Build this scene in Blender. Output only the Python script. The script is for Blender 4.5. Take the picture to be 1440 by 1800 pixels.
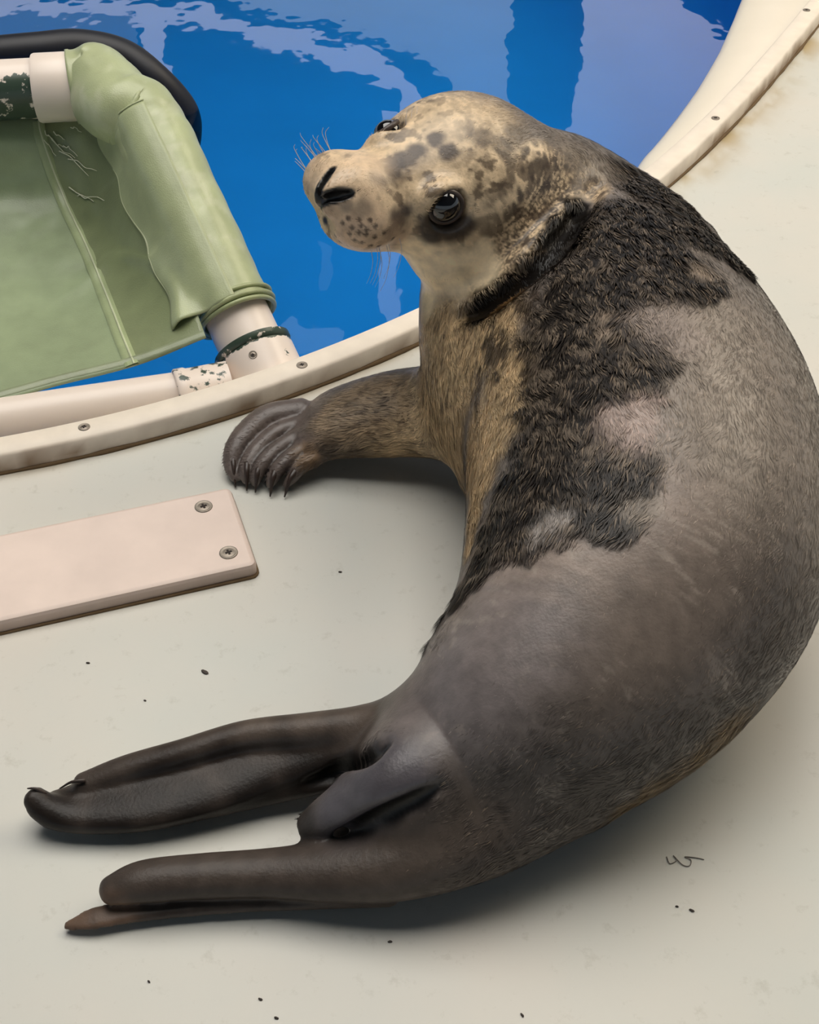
import bpy, bmesh, math, random
import numpy as np
from mathutils import Vector, Matrix

# ------------------------------------------------------------------ clear
for o in list(bpy.data.objects):
    bpy.data.objects.remove(o, do_unlink=True)
scene = bpy.context.scene
COL = scene.collection
rng = np.random.default_rng(7)
random.seed(7)

# ------------------------------------------------------------------ camera
FPX, PITCH, CAMH = 2300.0, math.radians(42.0), 0.80
cam_d = bpy.data.cameras.new('camera')
cam = bpy.data.objects.new('camera', cam_d)
COL.objects.link(cam)
cam.location = (0, 0, CAMH)
cam.rotation_euler = (math.radians(90) - PITCH, 0, 0)
cam_d.sensor_fit = 'VERTICAL'
cam_d.sensor_height = 36.0
cam_d.lens = 36.0 * FPX / 1800.0
cam_d.clip_start = 0.02
cam_d.clip_end = 60
scene.camera = cam

# ------------------------------------------------------------------ world, lights, exposure
world = bpy.data.worlds.new('world')
scene.world = world
world.use_nodes = True
bg = world.node_tree.nodes['Background']
bg.inputs['Color'].default_value = (0.80, 0.91, 1.0, 1)
bg.inputs['Strength'].default_value = 0.50
vs = scene.view_settings
vs.view_transform = 'Standard'
vs.look = 'None'
vs.gamma = 1.0
vs.use_curve_mapping = False
vs.exposure = 0.0
# strengths of the added light panels (built with the ceiling below)
PANEL_MAIN, PANEL_SIDE, PANEL_FAR = 5.4, 4.3, 2.0

# ------------------------------------------------------------------ helpers
SP, CP = math.sin(PITCH), math.cos(PITCH)
def ray(px, py):
    dx = (px - 720) / FPX; dy = (900 - py) / FPX
    return np.array([dx, CP + dy * SP, -SP + dy * CP])
def at(px, py, z=0.0):
    r = ray(px, py)
    return np.array([0, 0, CAMH]) + r * ((z - CAMH) / r[2])
def mpp(px, py, z):                       # metres per pixel at that point
    r = ray(px, py)
    return ((z - CAMH) / r[2]) / FPX

def srgb(r, g, b):
    f = lambda c: (c / 255 / 12.92) if c / 255 <= 0.04045 else ((c / 255 + 0.055) / 1.055) ** 2.4
    return (f(r), f(g), f(b))

def tag(o, label=None, cat=None, group=None, kind=None):
    if label: o['label'] = label
    if cat: o['category'] = cat
    if group: o['group'] = group
    if kind: o['kind'] = kind
    return o
def empty(name, loc):
    o = bpy.data.objects.new(name, None)
    o.empty_display_size = 0.05
    o.location = loc
    COL.objects.link(o)
    return o
def link(name, me, mat, parent=None):
    o = bpy.data.objects.new(name, me)
    COL.objects.link(o)
    if mat is not None and len(me.materials) == 0: me.materials.append(mat)
    if parent is not None:
        o.parent = parent
        off = Vector((0, 0, 0)); p = parent
        while p is not None:
            off += Vector(p.location); p = p.parent
        o.location = -off                # meshes below are written in world coordinates
    return o
def mesh_np(name, V, faces, smooth=True):
    me = bpy.data.meshes.new(name)
    me.from_pydata([tuple(v) for v in V], [], [tuple(int(i) for i in f) for f in faces])
    me.update()
    if smooth: me.shade_smooth()
    return me
def mesh_fast(name, V, F, smooth=True):   # F: int array n x k
    me = bpy.data.meshes.new(name)
    V = np.ascontiguousarray(V, np.float32); F = np.ascontiguousarray(F, np.int32)
    n, k = F.shape
    me.vertices.add(len(V)); me.vertices.foreach_set('co', V.ravel())
    me.loops.add(n * k); me.loops.foreach_set('vertex_index', F.ravel())
    me.polygons.add(n)
    me.polygons.foreach_set('loop_start', np.arange(0, n * k, k, dtype=np.int32))
    me.polygons.foreach_set('loop_total', np.full(n, k, np.int32))
    me.update(calc_edges=True)
    me.validate()
    if smooth: me.shade_smooth()
    return me
def colour_attr(me, C, name='Col'):
    a = me.color_attributes.new(name, 'FLOAT_COLOR', 'POINT')
    C = np.c_[C, np.ones(len(C))] if C.shape[1] == 3 else C
    a.data.foreach_set('color', np.ascontiguousarray(C, np.float32).ravel())
def set_origin(o, loc):                   # move a top-level mesh's origin to loc
    o.data.transform(Matrix.Translation(-Vector(loc)))
    o.location = loc

def spline(P, n):
    """Catmull-Rom through rows of P, n samples per span"""
    P = np.asarray(P, float)
    Q = np.vstack([2 * P[0] - P[1], P, 2 * P[-1] - P[-2]])
    out = []
    for i in range(1, len(Q) - 2):
        for t in np.linspace(0, 1, n, endpoint=False):
            a, b, c, d = Q[i - 1], Q[i], Q[i + 1], Q[i + 2]
            out.append(0.5 * (2 * b + (c - a) * t + (2 * a - 5 * b + 4 * c - d) * t * t + (3 * b - a - 3 * c + d) * t ** 3))
    out.append(P[-1])
    return np.array(out)
def unit(v):
    v = np.asarray(v, float)
    return v / (np.linalg.norm(v, axis=-1, keepdims=True) + 1e-12)

def tube(path, rad, seg=16, cap=True, up=None):
    """V, F of a tube along path; rad scalar, list or function(i_frac, angle)"""
    path = np.asarray(path, float); n = len(path)
    T = unit(np.gradient(path, axis=0))
    u0 = np.array([0, 0, 1.0]) if up is None else np.asarray(up, float)
    if abs(np.dot(unit(u0), T[0])) > 0.95: u0 = np.array([1.0, 0, 0])
    V = []; a = np.linspace(0, 2 * np.pi, seg, endpoint=False)
    u = u0
    for i in range(n):
        u = unit(u - T[i] * np.dot(u, T[i])); w = np.cross(T[i], u)
        if callable(rad): r = np.array([rad(i / (n - 1), x) for x in a])
        elif np.ndim(rad): r = np.full(seg, rad[i])
        else: r = np.full(seg, rad)
        V.append(path[i] + np.outer(np.cos(a) * r, u) + np.outer(np.sin(a) * r, w))
    V = np.vstack(V); F = []
    for i in range(n - 1):
        for j in range(seg):
            k = (j + 1) % seg
            F.append((i * seg + j, i * seg + k, (i + 1) * seg + k, (i + 1) * seg + j))
    if cap:
        F.append(tuple(range(seg - 1, -1, -1)))
        F.append(tuple((n - 1) * seg + j for j in range(seg)))
    return V, F
def tube_mesh(name, path, rad, seg=16, cap=True, up=None, smooth=True):
    V, F = tube(path, rad, seg, cap, up)
    return mesh_np(name, V, F, smooth)
def ring_profile(p0, p1, prof, seg=32):
    """lathe about the axis p0->p1; prof rows (fraction along, radius)"""
    p0 = np.asarray(p0, float); p1 = np.asarray(p1, float)
    path = [p0 + (p1 - p0) * f for f, r in prof]
    T = unit(p1 - p0); u = np.array([0, 0, 1.0]); u = unit(u - T * np.dot(u, T)); w = np.cross(T, u)
    a = np.linspace(0, 2 * np.pi, seg, endpoint=False)
    V = np.vstack([c + np.outer(np.cos(a) * r, u) + np.outer(np.sin(a) * r, w) for c, (f, r) in zip(path, prof)])
    F = []
    for i in range(len(prof) - 1):
        for j in range(seg):
            k = (j + 1) % seg
            F.append((i * seg + j, i * seg + k, (i + 1) * seg + k, (i + 1) * seg + j))
    F.append(tuple(range(seg - 1, -1, -1))); F.append(tuple((len(prof) - 1) * seg + j for j in range(seg)))
    return V, F

# value noise in numpy
def _h(i, j, k, s):
    n = (i * 374761393 + j * 668265263 + k * 2147483647 + s * 974634777) & 0xffffffff
    n = ((n ^ (n >> 13)) * 1274126177) & 0xffffffff
    return ((n ^ (n >> 16)) & 0xffff) / 65535.0
def vnoise(P, freq, seed=0):
    Q = np.asarray(P, float) * freq + 1000.0
    I = np.floor(Q).astype(np.int64); f = Q - I; f = f * f * (3 - 2 * f)
    r = 0
    for a in (0, 1):
        for b in (0, 1):
            for c in (0, 1):
                w = (f[:, 0] if a else 1 - f[:, 0]) * (f[:, 1] if b else 1 - f[:, 1]) * (f[:, 2] if c else 1 - f[:, 2])
                r = r + w * _h(I[:, 0] + a, I[:, 1] + b, I[:, 2] + c, seed)
    return r
def fbm(P, freq, octv=3, seed=0):
    r = 0; a = 0.5; t = 0
    for o in range(octv):
        r = r + a * vnoise(P, freq * 2 ** o, seed + o * 17); t += a; a *= 0.55
    return r / t
def sstep(a, b, x):
    t = np.clip((x - a) / (b - a), 0, 1)
    return t * t * (3 - 2 * t)

# ------------------------------------------------------------------ materials
def mat_new(name):
    m = bpy.data.materials.new(name); m.use_nodes = True
    nt = m.node_tree
    return m, nt, nt.nodes['Principled BSDF']
def N(nt, t, **kw):
    n = nt.nodes.new(t)
    for k, v in kw.items():
        if k in n.inputs: n.inputs[k].default_value = v
        else: setattr(n, k, v)
    return n
def simple(name, rgb, rough=0.5, var=0.12, scale=20.0, bump=0.0, bscale=120.0, spec=0.5, coat=0.0):
    m, nt, b = mat_new(name)
    tc = N(nt, 'ShaderNodeTexCoord')
    no = N(nt, 'ShaderNodeTexNoise', Scale=scale, Detail=4.0)
    nt.links.new(tc.outputs['Object'], no.inputs['Vector'])
    mx = N(nt, 'ShaderNodeMixRGB')
    mx.inputs[1].default_value = (*[c * (1 - var) for c in rgb], 1)
    mx.inputs[2].default_value = (*[min(1, c * (1 + var)) for c in rgb], 1)
    nt.links.new(no.outputs['Fac'], mx.inputs[0]); nt.links.new(mx.outputs[0], b.inputs['Base Color'])
    b.inputs['Roughness'].default_value = rough
    b.inputs['Specular IOR Level'].default_value = spec
    b.inputs['Coat Weight'].default_value = coat
    b.inputs['Coat Roughness'].default_value = 0.12
    if bump > 0:
        n2 = N(nt, 'ShaderNodeTexNoise', Scale=bscale, Detail=3.0)
        nt.links.new(tc.outputs['Object'], n2.inputs['Vector'])
        bp = N(nt, 'ShaderNodeBump', Strength=bump, Distance=0.002)
        nt.links.new(n2.outputs['Fac'], bp.inputs['Height']); nt.links.new(bp.outputs[0], b.inputs['Normal'])
    return m
def attr_mat(name, rough=0.5, nscale=60.0, var=0.15, bump=0.1, bscale=300.0, spec=0.5, coat=0.0):
    """base colour from the painted attribute Col, slightly mottled"""
    m, nt, b = mat_new(name)
    at_ = N(nt, 'ShaderNodeVertexColor', layer_name='Col')
    tc = N(nt, 'ShaderNodeTexCoord')
    no = N(nt, 'ShaderNodeTexNoise', Scale=nscale, Detail=5.0)
    nt.links.new(tc.outputs['Object'], no.inputs['Vector'])
    mr = N(nt, 'ShaderNodeMapRange'); mr.inputs[3].default_value = 1 - var; mr.inputs[4].default_value = 1 + var
    mr.inputs[1].default_value = 0.3; mr.inputs[2].default_value = 0.7
    nt.links.new(no.outputs['Fac'], mr.inputs[0])
    mx = N(nt, 'ShaderNodeVectorMath', operation='SCALE')
    nt.links.new(at_.outputs['Color'], mx.inputs[0]); nt.links.new(mr.outputs[0], mx.inputs['Scale'])
    nt.links.new(mx.outputs[0], b.inputs['Base Color'])
    b.inputs['Roughness'].default_value = rough
    b.inputs['Specular IOR Level'].default_value = spec
    b.inputs['Coat Weight'].default_value = coat
    if bump > 0:
        n2 = N(nt, 'ShaderNodeTexNoise', Scale=bscale, Detail=2.0)
        nt.links.new(tc.outputs['Object'], n2.inputs['Vector'])
        bp = N(nt, 'ShaderNodeBump', Strength=bump, Distance=0.002)
        nt.links.new(n2.outputs['Fac'], bp.inputs['Height']); nt.links.new(bp.outputs[0], b.inputs['Normal'])
    return m
def emit_mat(name, rgb, s):
    m = bpy.data.materials.new(name); m.use_nodes = True
    nt = m.node_tree; nt.nodes.clear()
    e = N(nt, 'ShaderNodeEmission'); e.inputs[0].default_value = (*rgb, 1); e.inputs[1].default_value = s
    o = N(nt, 'ShaderNodeOutputMaterial'); nt.links.new(e.outputs[0], o.inputs[0])
    return m

# ------------------------------------------------------------------ the setting: pool rim
RIM_H = 0.022
inner_px = [(0, 770), (150, 733), (330, 685), (530, 623), (740, 545), (1140, 283), (1255, 193), (1420, 3)]
IP = np.array([at(x, y, RIM_H)[:2] for x, y in inner_px])
A_ = np.c_[2 * IP, np.ones(len(IP))]
s_ = np.linalg.lstsq(A_, (IP ** 2).sum(1), rcond=None)[0]
PC = s_[:2]; PR = math.sqrt(s_[2] + PC @ PC)
th_d = np.arctan2(IP[:, 1] - PC[1], IP[:, 0] - PC[0]); r_d = np.linalg.norm(IP - PC, axis=1)
tm = th_d.mean(); pf = np.polyfit(th_d - tm, r_d - PR, 3)
t_lo, t_hi = th_d.min() - 0.08, th_d.max() + 0.12
def rim_r(th):
    d = (np.asarray(th, float) - tm + np.pi) % (2 * np.pi) - np.pi
    dc = np.clip(d, t_lo - tm, t_hi - tm)
    fall = np.exp(-((d - dc) / 0.5) ** 2)
    return PR + np.polyval(pf, dc) * fall
def rim_pt(th, off=0.0, z=0.0):
    r = rim_r(th) + off
    return np.array([PC[0] + r * math.cos(th), PC[1] + r * math.sin(th), z])
def th_of(px, py, z):
    p = at(px, py, z)
    return math.atan2(p[1] - PC[1], p[0] - PC[0]), math.hypot(p[0] - PC[0], p[1] - PC[1])
WATER = -0.045
# how far the white lip reaches in past the strip
lip_px = [(1140, 290), (1172, 250), (1220, 183), (1262, 110), (1288, 50), (1308, 0)]
lip = sorted((th_of(x, y, WATER)[0], rim_r(th_of(x, y, WATER)[0]) - th_of(x, y, WATER)[1]) for x, y in lip_px)
LT = np.array([l[0] for l in lip]); LW = np.array([max(0.0, l[1]) for l in lip])
def lip_w(th):
    d = (th - LT[0] + np.pi) % (2 * np.pi) - np.pi
    w0 = max(LW[0], 0.012)
    if d < 0:
        e = max(0.0, 1 + d / 0.12); return 0.012 + (w0 - 0.012) * e * e * (3 - 2 * e)
    if d > LT[-1] - LT[0]: return max(LW[-1], 0.012)
    return max(0.012, float(np.interp(d, LT - LT[0], LW)))

NT = 1080
TH = tm + np.linspace(-np.pi, np.pi, NT, endpoint=False)
# finer columns where the camera looks
def polar_mesh(name, profile, mat, col=None, close=True):
    """profile(th) -> rows (offset from rim, z); lofted round the pool"""
    rows = [profile(t) for t in TH]; k = len(rows[0])
    V = np.array([rim_pt(t, o, z) for t, R in zip(TH, rows) for o, z in R])
    I = np.arange(NT)[:, None] * k + np.arange(k)[None, :]
    J = np.roll(I, -1, axis=0)
    F = np.stack([I[:, :-1], J[:, :-1], J[:, 1:], I[:, 1:]], -1).reshape(-1, 4)
    me = mesh_fast(name, V, F[:, ::-1])
    if col is not None: colour_attr(me, col(V, np.tile(np.arange(k), NT)))
    return link(name, me, mat)

# deck: fibreglass, painted a little dirty beside the strip
deck_off = np.r_[0.0, 0.012, 0.024, 0.028, 0.032, 0.036, 0.041, 0.047, 0.055, 0.065, 0.08, 0.1, 0.14, 0.2, 0.3, 0.45, 0.7, 1.0, 1.5, 2.2, 3.2]
def deck_col(V, k):
    base = np.tile(np.array(srgb(218, 214, 207)), (len(V), 1))
    off = deck_off[k]
    grime = np.array(srgb(172, 148, 104))
    n = fbm(V, 30, 3, 5)
    th = np.arctan2(V[:, 1] - PC[1], V[:, 0] - PC[0])
    right = sstep(tm + 0.10, tm + 0.22, th)
    w = np.exp(-((off - 0.030) / (0.010 + 0.020 * right)) ** 2) * (0.25 + 0.75 * sstep(0.35, 0.65, n)) * (0.40 + 0.5 * right)
    w = np.where(off < 0.026, 1, w)
    return base * (1 - w[:, None]) + grime * w[:, None]
deck_m, nt, b = mat_new('fibreglass_deck')
vc = N(nt, 'ShaderNodeVertexColor', layer_name='Col')
tc = N(nt, 'ShaderNodeTexCoord')
n1 = N(nt, 'ShaderNodeTexNoise', Scale=3.2, Detail=4.0, Roughness=0.55)
n2 = N(nt, 'ShaderNodeTexNoise', Scale=55.0, Detail=6.0, Roughness=0.7)
nt.links.new(tc.outputs['Object'], n1.inputs['Vector']); nt.links.new(tc.outputs['Object'], n2.inputs['Vector'])
r1 = N(nt, 'ShaderNodeValToRGB'); nt.links.new(n1.outputs['Fac'], r1.inputs[0])
r1.color_ramp.elements[0].position = 0.35; r1.color_ramp.elements[0].color = (0.90, 0.955, 0.95, 1)
r1.color_ramp.elements[1].position = 0.65; r1.color_ramp.elements[1].color = (1.0, 0.985, 0.95, 1)
r2 = N(nt, 'ShaderNodeValToRGB'); nt.links.new(n2.outputs['Fac'], r2.inputs[0])
r2.color_ramp.elements[0].position = 0.28; r2.color_ramp.elements[0].color = (0.80, 0.79, 0.76, 1)
r2.color_ramp.elements[1].position = 0.42; r2.color_ramp.elements[1].color = (1, 1, 1, 1)
e3 = r2.color_ramp.elements.new(0.70); e3.color = (1, 1, 1, 1)
e4 = r2.color_ramp.elements.new(0.76); e4.color = (1.10, 1.10, 1.09, 1)
m1 = N(nt, 'ShaderNodeMixRGB', blend_type='MULTIPLY'); m1.inputs[0].default_value = 1
m2 = N(nt, 'ShaderNodeMixRGB', blend_type='MULTIPLY'); m2.inputs[0].default_value = 0.7
nt.links.new(vc.outputs[0], m1.inputs[1]); nt.links.new(r1.outputs[0], m1.inputs[2])
nt.links.new(m1.outputs[0], m2.inputs[1]); nt.links.new(r2.outputs[0], m2.inputs[2])
nt.links.new(m2.outputs[0], b.inputs['Base Color'])
b.inputs['Roughness'].default_value = 0.42
n3 = N(nt, 'ShaderNodeTexNoise', Scale=16.0, Detail=3.0); nt.links.new(tc.outputs['Object'], n3.inputs['Vector'])
bp = N(nt, 'ShaderNodeBump', Strength=0.12, Distance=0.004)
nt.links.new(n3.outputs['Fac'], bp.inputs['Height']); nt.links.new(bp.outputs[0], b.inputs['Normal'])
floor = polar_mesh('floor', lambda t: [(o, 0.0) for o in deck_off], deck_m, deck_col)
tag(floor, 'pale grey white fibreglass deck around the pool', 'deck', kind='structure')

# lip and wall of the tank
def lip_prof(t):
    w = lip_w(t)
    R = [(0.004, 0.0)]
    for a in np.linspace(0, 1, 7):
        R.append((-w * math.sin(a * math.pi / 2) ** 1.0, -0.002 - 0.028 * (1 - math.cos(a * math.pi / 2))))
    R += [(-w, -0.05), (-w, -0.075)]
    return R
m_white = simple('white_gelcoat', srgb(236, 226, 208), 0.35, 0.05, 14)
lip_o = polar_mesh('trim_2', lip_prof, m_white)
tag(lip_o, 'smooth white rolled lip of the tank above the water', 'pool lip', kind='structure')
m_blue = simple('blue_tank_paint', srgb(30, 136, 208), 0.55, 0.10, 5)
wallp = polar_mesh('wall_pool', lambda t: [(-lip_w(t), -0.07), (-lip_w(t), -0.2), (-lip_w(t) - 0.02, -0.33), (-lip_w(t) - 0.12, -0.42),
                                           (-0.6, -0.43), (-1.2, -0.43), (-PR * 0.985, -0.43)], m_blue)
tag(wallp, 'blue painted wall and bottom of the round tank', 'pool wall', kind='structure')

# edge strip screwed on the deck around the water
def strip_col(V, k):
    base = np.tile(np.array(srgb(240, 228, 212)), (len(V), 1))
    dirt = np.array(srgb(140, 112, 84))
    n = fbm(V, 45, 3, 11) ; n2 = fbm(V, 9, 2, 3)
    side = np.array([0.0, 0.0, 0.0, 0.05, 0.35, 0.8, 1.0])[k]
    w = np.clip(side * (0.25 + 1.0 * sstep(0.35, 0.7, n)) * (0.45 + 0.9 * sstep(0.4, 0.65, n2)), 0, 0.9)
    return base * (1 - w[:, None]) + dirt * w[:, None]
strip_m = attr_mat('strip_plastic', 0.5, 40, 0.05, 0.08, 90)
strip = polar_mesh('trim_1', lambda t: [(0.0, -0.004), (0.0, RIM_H - 0.002), (0.002, RIM_H), (0.026, RIM_H), (0.029, RIM_H - 0.003), (0.030, 0.008), (0.030, -0.002)], strip_m, strip_col)
tag(strip, 'cream plastic edging strip screwed around the pool edge', 'edging strip', kind='structure')
m_grime = simple('brown_grime', srgb(112, 90, 62), 0.85, 0.35, 60)
bead_path = []
for t in TH:
    p = rim_pt(t, 0.0305, 0.0008); bead_path.append(p)
BP = np.array(bead_path)
br = 0.0012 + 0.0030 * fbm(BP, 35, 3, 21) ** 1.5
V, F = tube(np.vstack([BP, BP[:1]]), np.r_[br, br[:1]], 8, False)
bead = link('sealant_bead', mesh_np('sealant_bead', V, F), m_grime, strip)
bead['label'] = 'brown grimy sealant line along the foot of the strip'

# screws -------------------------------------------------------------
m_screw = simple('dull_steel', srgb(150, 140, 128), 0.45, 0.2, 300); m_screw.node_tree.nodes['Principled BSDF'].inputs['Metallic'].default_value = 0.6
m_dark = simple('dark_recess', srgb(52, 44, 40), 0.9, 0.1, 100)
def screw_mesh(r):
    """countersunk head: raised rim, dish, cross recess"""
    bm = bmesh.new(); seg = 20
    prof = [(r * 1.0, 0.0), (r * 0.98, 0.0009), (r * 0.86, 0.0012), (r * 0.72, 0.0004), (r * 0.62, 0.0007), (0.0, 0.0011)]
    rings = []
    for q, z in prof[:-1]:
        rings.append([bm.verts.new((q * math.cos(a), q * math.sin(a), z)) for a in np.linspace(0, 2 * np.pi, seg, endpoint=False)])
    for A, B in zip(rings, rings[1:]):
        for j in range(seg): bm.faces.new((A[j], A[(j + 1) % seg], B[(j + 1) % seg], B[j]))
    c = bm.verts.new((0, 0, prof[-1][1]))
    for j in range(seg): bm.faces.new((rings[-1][j], rings[-1][(j + 1) % seg], c))
    me = bpy.data.meshes.new('screw'); bm.to_mesh(me); bm.free(); me.materials.append(m_screw); me.shade_smooth()
    return me
def cross_mesh(r):
    bm = bmesh.new()
    for sx, sy in ((0.36, 0.11), (0.11, 0.36)):
        bmesh.ops.create_cube(bm, size=1, matrix=Matrix.Translation((0, 0, 0.0010)) @ Matrix.Diagonal((2 * r * sx, 2 * r * sy, 0.0007, 1)))
    me = bpy.data.meshes.new('cross_recess'); bm.to_mesh(me); bm.free(); me.materials.append(m_dark)
    return me
screw_me = {}; cross_me = {}
def place_screw(p, nrm, r, parent, rot=0.3):
    if r not in screw_me: screw_me[r] = screw_mesh(r); cross_me[r] = cross_mesh(r)
    off = Vector((0, 0, 0)); q = parent
    while q is not None: off += Vector(q.location); q = q.parent
    s = bpy.data.objects.new('screw', screw_me[r]); COL.objects.link(s); s.parent = parent
    s.location = Vector(p) - off
    s.rotation_euler = (Vector(nrm).to_track_quat('Z', 'Y') @ Matrix.Rotation(rot, 3, 'Z').to_quaternion()).to_euler()
    c = bpy.data.objects.new('cross_recess', cross_me[r]); COL.objects.link(c); c.parent = s
    return s
for i, (x, y) in enumerate([(148, 751), (531, 642), (1258, 208), (1418, 18)]):
    t, rr = th_of(x, y, RIM_H)
    place_screw(rim_pt(t, min(max(rr - rim_r(t), 0.008), 0.02), RIM_H - 0.0002), (0, 0, 1), 0.0058, strip, 0.4 * i)

# water -------------------------------------------------------------
wm = bpy.data.materials.new('pool_water'); wm.use_nodes = True; nt = wm.node_tree; nt.nodes.clear()
out = N(nt, 'ShaderNodeOutputMaterial'); mixs = N(nt, 'ShaderNodeMixShader')
tr = N(nt, 'ShaderNodeBsdfTransparent'); tr.inputs[0].default_value = (0.52, 0.86, 0.95, 1)
gl = N(nt, 'ShaderNodeBsdfGlossy'); gl.inputs['Roughness'].default_value = 0.015
fr = N(nt, 'ShaderNodeFresnel', IOR=1.333)
tc = N(nt, 'ShaderNodeTexCoord'); mp = N(nt, 'ShaderNodeMapping'); mp.inputs['Scale'].default_value = (1.0, 0.7, 1)
w1 = N(nt, 'ShaderNodeTexNoise', Scale=7.0, Detail=3.0, Roughness=0.5)
w2 = N(nt, 'ShaderNodeTexNoise', Scale=38.0, Detail=2.0)
nt.links.new(tc.outputs['Object'], mp.inputs[0]); nt.links.new(mp.outputs[0], w1.inputs['Vector']); nt.links.new(mp.outputs[0], w2.inputs['Vector'])
ad = N(nt, 'ShaderNodeMath', operation='MULTIPLY_ADD'); ad.inputs[1].default_value = 0.025
nt.links.new(w2.outputs['Fac'], ad.inputs[0]); nt.links.new(w1.outputs['Fac'], ad.inputs[2])
bp = N(nt, 'ShaderNodeBump', Strength=0.06, Distance=0.02)
nt.links.new(ad.outputs[0], bp.inputs['Height'])
for s in (gl, fr): nt.links.new(bp.outputs[0], s.inputs['Normal'])
nt.links.new(fr.outputs[0], mixs.inputs[0]); nt.links.new(tr.outputs[0], mixs.inputs[1]); nt.links.new(gl.outputs[0], mixs.inputs[2])
nt.links.new(mixs.outputs[0], out.inputs[0])
V = [(PC[0], PC[1], WATER)] + [tuple(rim_pt(t, -0.002, WATER)) for t in TH]
F = [(0, 1 + i, 1 + (i + 1) % NT) for i in range(NT)]
water = link('pool_water', mesh_np('pool_water', V, F, False), wm)
tag(water, 'clear rippled water filling the blue round tank', 'water', kind='structure')

# ceiling, with light panels added to light the scene and reflect in the water ----------------
CEIL = 2.6
m_ceil = simple('dark_blue_ceiling', (0.012, 0.03, 0.05), 0.9, 0.2, 2)
me = mesh_np('ceiling', [(-9, -7, CEIL), (9, -7, CEIL), (9, 16, CEIL), (-9, 16, CEIL), (-9, -7, CEIL + 0.1), (9, -7, CEIL + 0.1), (9, 16, CEIL + 0.1), (-9, 16, CEIL + 0.1)],
             [(0, 3, 2, 1), (4, 5, 6, 7), (0, 1, 5, 4), (1, 2, 6, 5), (2, 3, 7, 6), (3, 0, 4, 7)], False)
ceil = link('ceiling', me, m_ceil); tag(ceil, 'dark blue ceiling of the hall', 'ceiling', kind='structure')
def slab(name, poly, z0, z1, mat):
    n = len(poly)
    V = [(x, y, z0) for x, y in poly] + [(x, y, z1) for x, y in poly]
    F = [tuple(range(n))[::-1], tuple(range(n, 2 * n))] + [(i, (i + 1) % n, n + (i + 1) % n, n + i) for i in range(n)]
    return link(name, mesh_np(name, V, F, False), mat)
wn = [0]
def light_panel(poly, mat, label):
    wn[0] += 1
    o = slab('light_panel_%d' % wn[0], poly, CEIL - 0.03, CEIL - 0.002, mat)
    return tag(o, label, 'roof window', kind='structure')
def mirror(px, py):                      # the point of the ceiling seen in still water there
    r = ray(px, py); p = at(px, py, WATER); t = (CEIL - 0.03 - WATER) / -r[2]
    return (p[0] + r[0] * t, p[1] + r[1] * t)
m_wm = emit_mat('light_panel_warm', (1.0, 0.88, 0.70), PANEL_MAIN)
m_wc = emit_mat('light_panel_cool', (1.0, 0.96, 0.90), PANEL_SIDE)
m_wf = emit_mat('light_panel_far', (0.93, 0.90, 1.0), PANEL_FAR)
m_wf2 = emit_mat('light_panel_far_dim', (0.85, 0.95, 1.0), PANEL_FAR * 0.62)
m_wf3 = emit_mat('light_panel_far_faint', (0.85, 0.95, 1.0), PANEL_FAR * 0.22)
rect = lambda x0, x1, y0, y1: [(x0, y0), (x1, y0), (x1, y1), (x0, y1)]
light_panel(rect(1.6, 3.6, 1.2, 3.8), m_wm, 'large warm light panel added above the tank')  # unseen panel added for warm light from the right
light_panel(rect(-1.4, 0.9, 0.6, 2.9), m_wc, 'large pale light panel added above the tank')  # unseen panel added as the key light
light_panel([mirror(*p) for p in [(1030, -70), (1165, -70), (1195, 0), (1240, 40), (1300, 85), (1330, 300), (1000, 330), (1003, 235), (1005, 190), (1025, 130), (1022, 60)]], m_wf, 'broad far light panel shaped for its reflection in the water')  # this and the next panels are outlined to make bright patches on the water
light_panel([mirror(*p) for p in [(330, -70), (905, -70), (905, 30), (890, 75), (895, 110), (890, 160), (905, 230), (815, 230), (800, 140), (745, 95), (620, 52), (430, 12)]], m_wf2, 'far light panel with a curved edge, shaped for its reflection')
light_panel([mirror(*p) for p in [(-100, -5), (100, 0), (240, 7), (300, 9), (370, 10), (380, 30), (480, 45), (560, 65), (640, 75), (700, 110), (735, 160), (745, 200), (705, 200), (700, 165), (650, 122), (580, 108), (560, 90), (490, 85), (440, 65), (330, 40), (280, 27), (150, 24), (-100, 22)]], m_wf, 'narrow curved light panel shaped for its reflection')
light_panel([mirror(*p) for p in [(244, 24), (286, 27), (290, 90), (305, 130), (282, 136), (268, 112), (252, 78)]], m_wf, 'short upright light panel shaped for its reflection')
light_panel([mirror(*p) for p in [(668, 205), (700, 205), (704, 330), (703, 480), (700, 570), (666, 570), (670, 480), (668, 330)]], m_wf, 'long narrow light panel shaped for its reflection')
light_panel([mirror(*p) for p in [(-60, 30), (238, 32), (242, 150), (-60, 150)]], m_wf3, 'faint milky light panel shaped for its reflection')
light_panel([mirror(*p) for p in [(553, 430), (572, 430), (576, 470), (570, 508), (550, 508), (545, 470)]], m_wf3, 'small faint light panel shaped for its reflection')

light_panel([mirror(*p) for p in [(492, 572), (515, 560), (556, 582), (606, 600), (596, 616), (548, 604), (505, 606), (510, 590)]], m_wf2, 'small ragged light panel shaped for its glint on the ripples')  # panel added to make the light ripples near the tee

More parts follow.
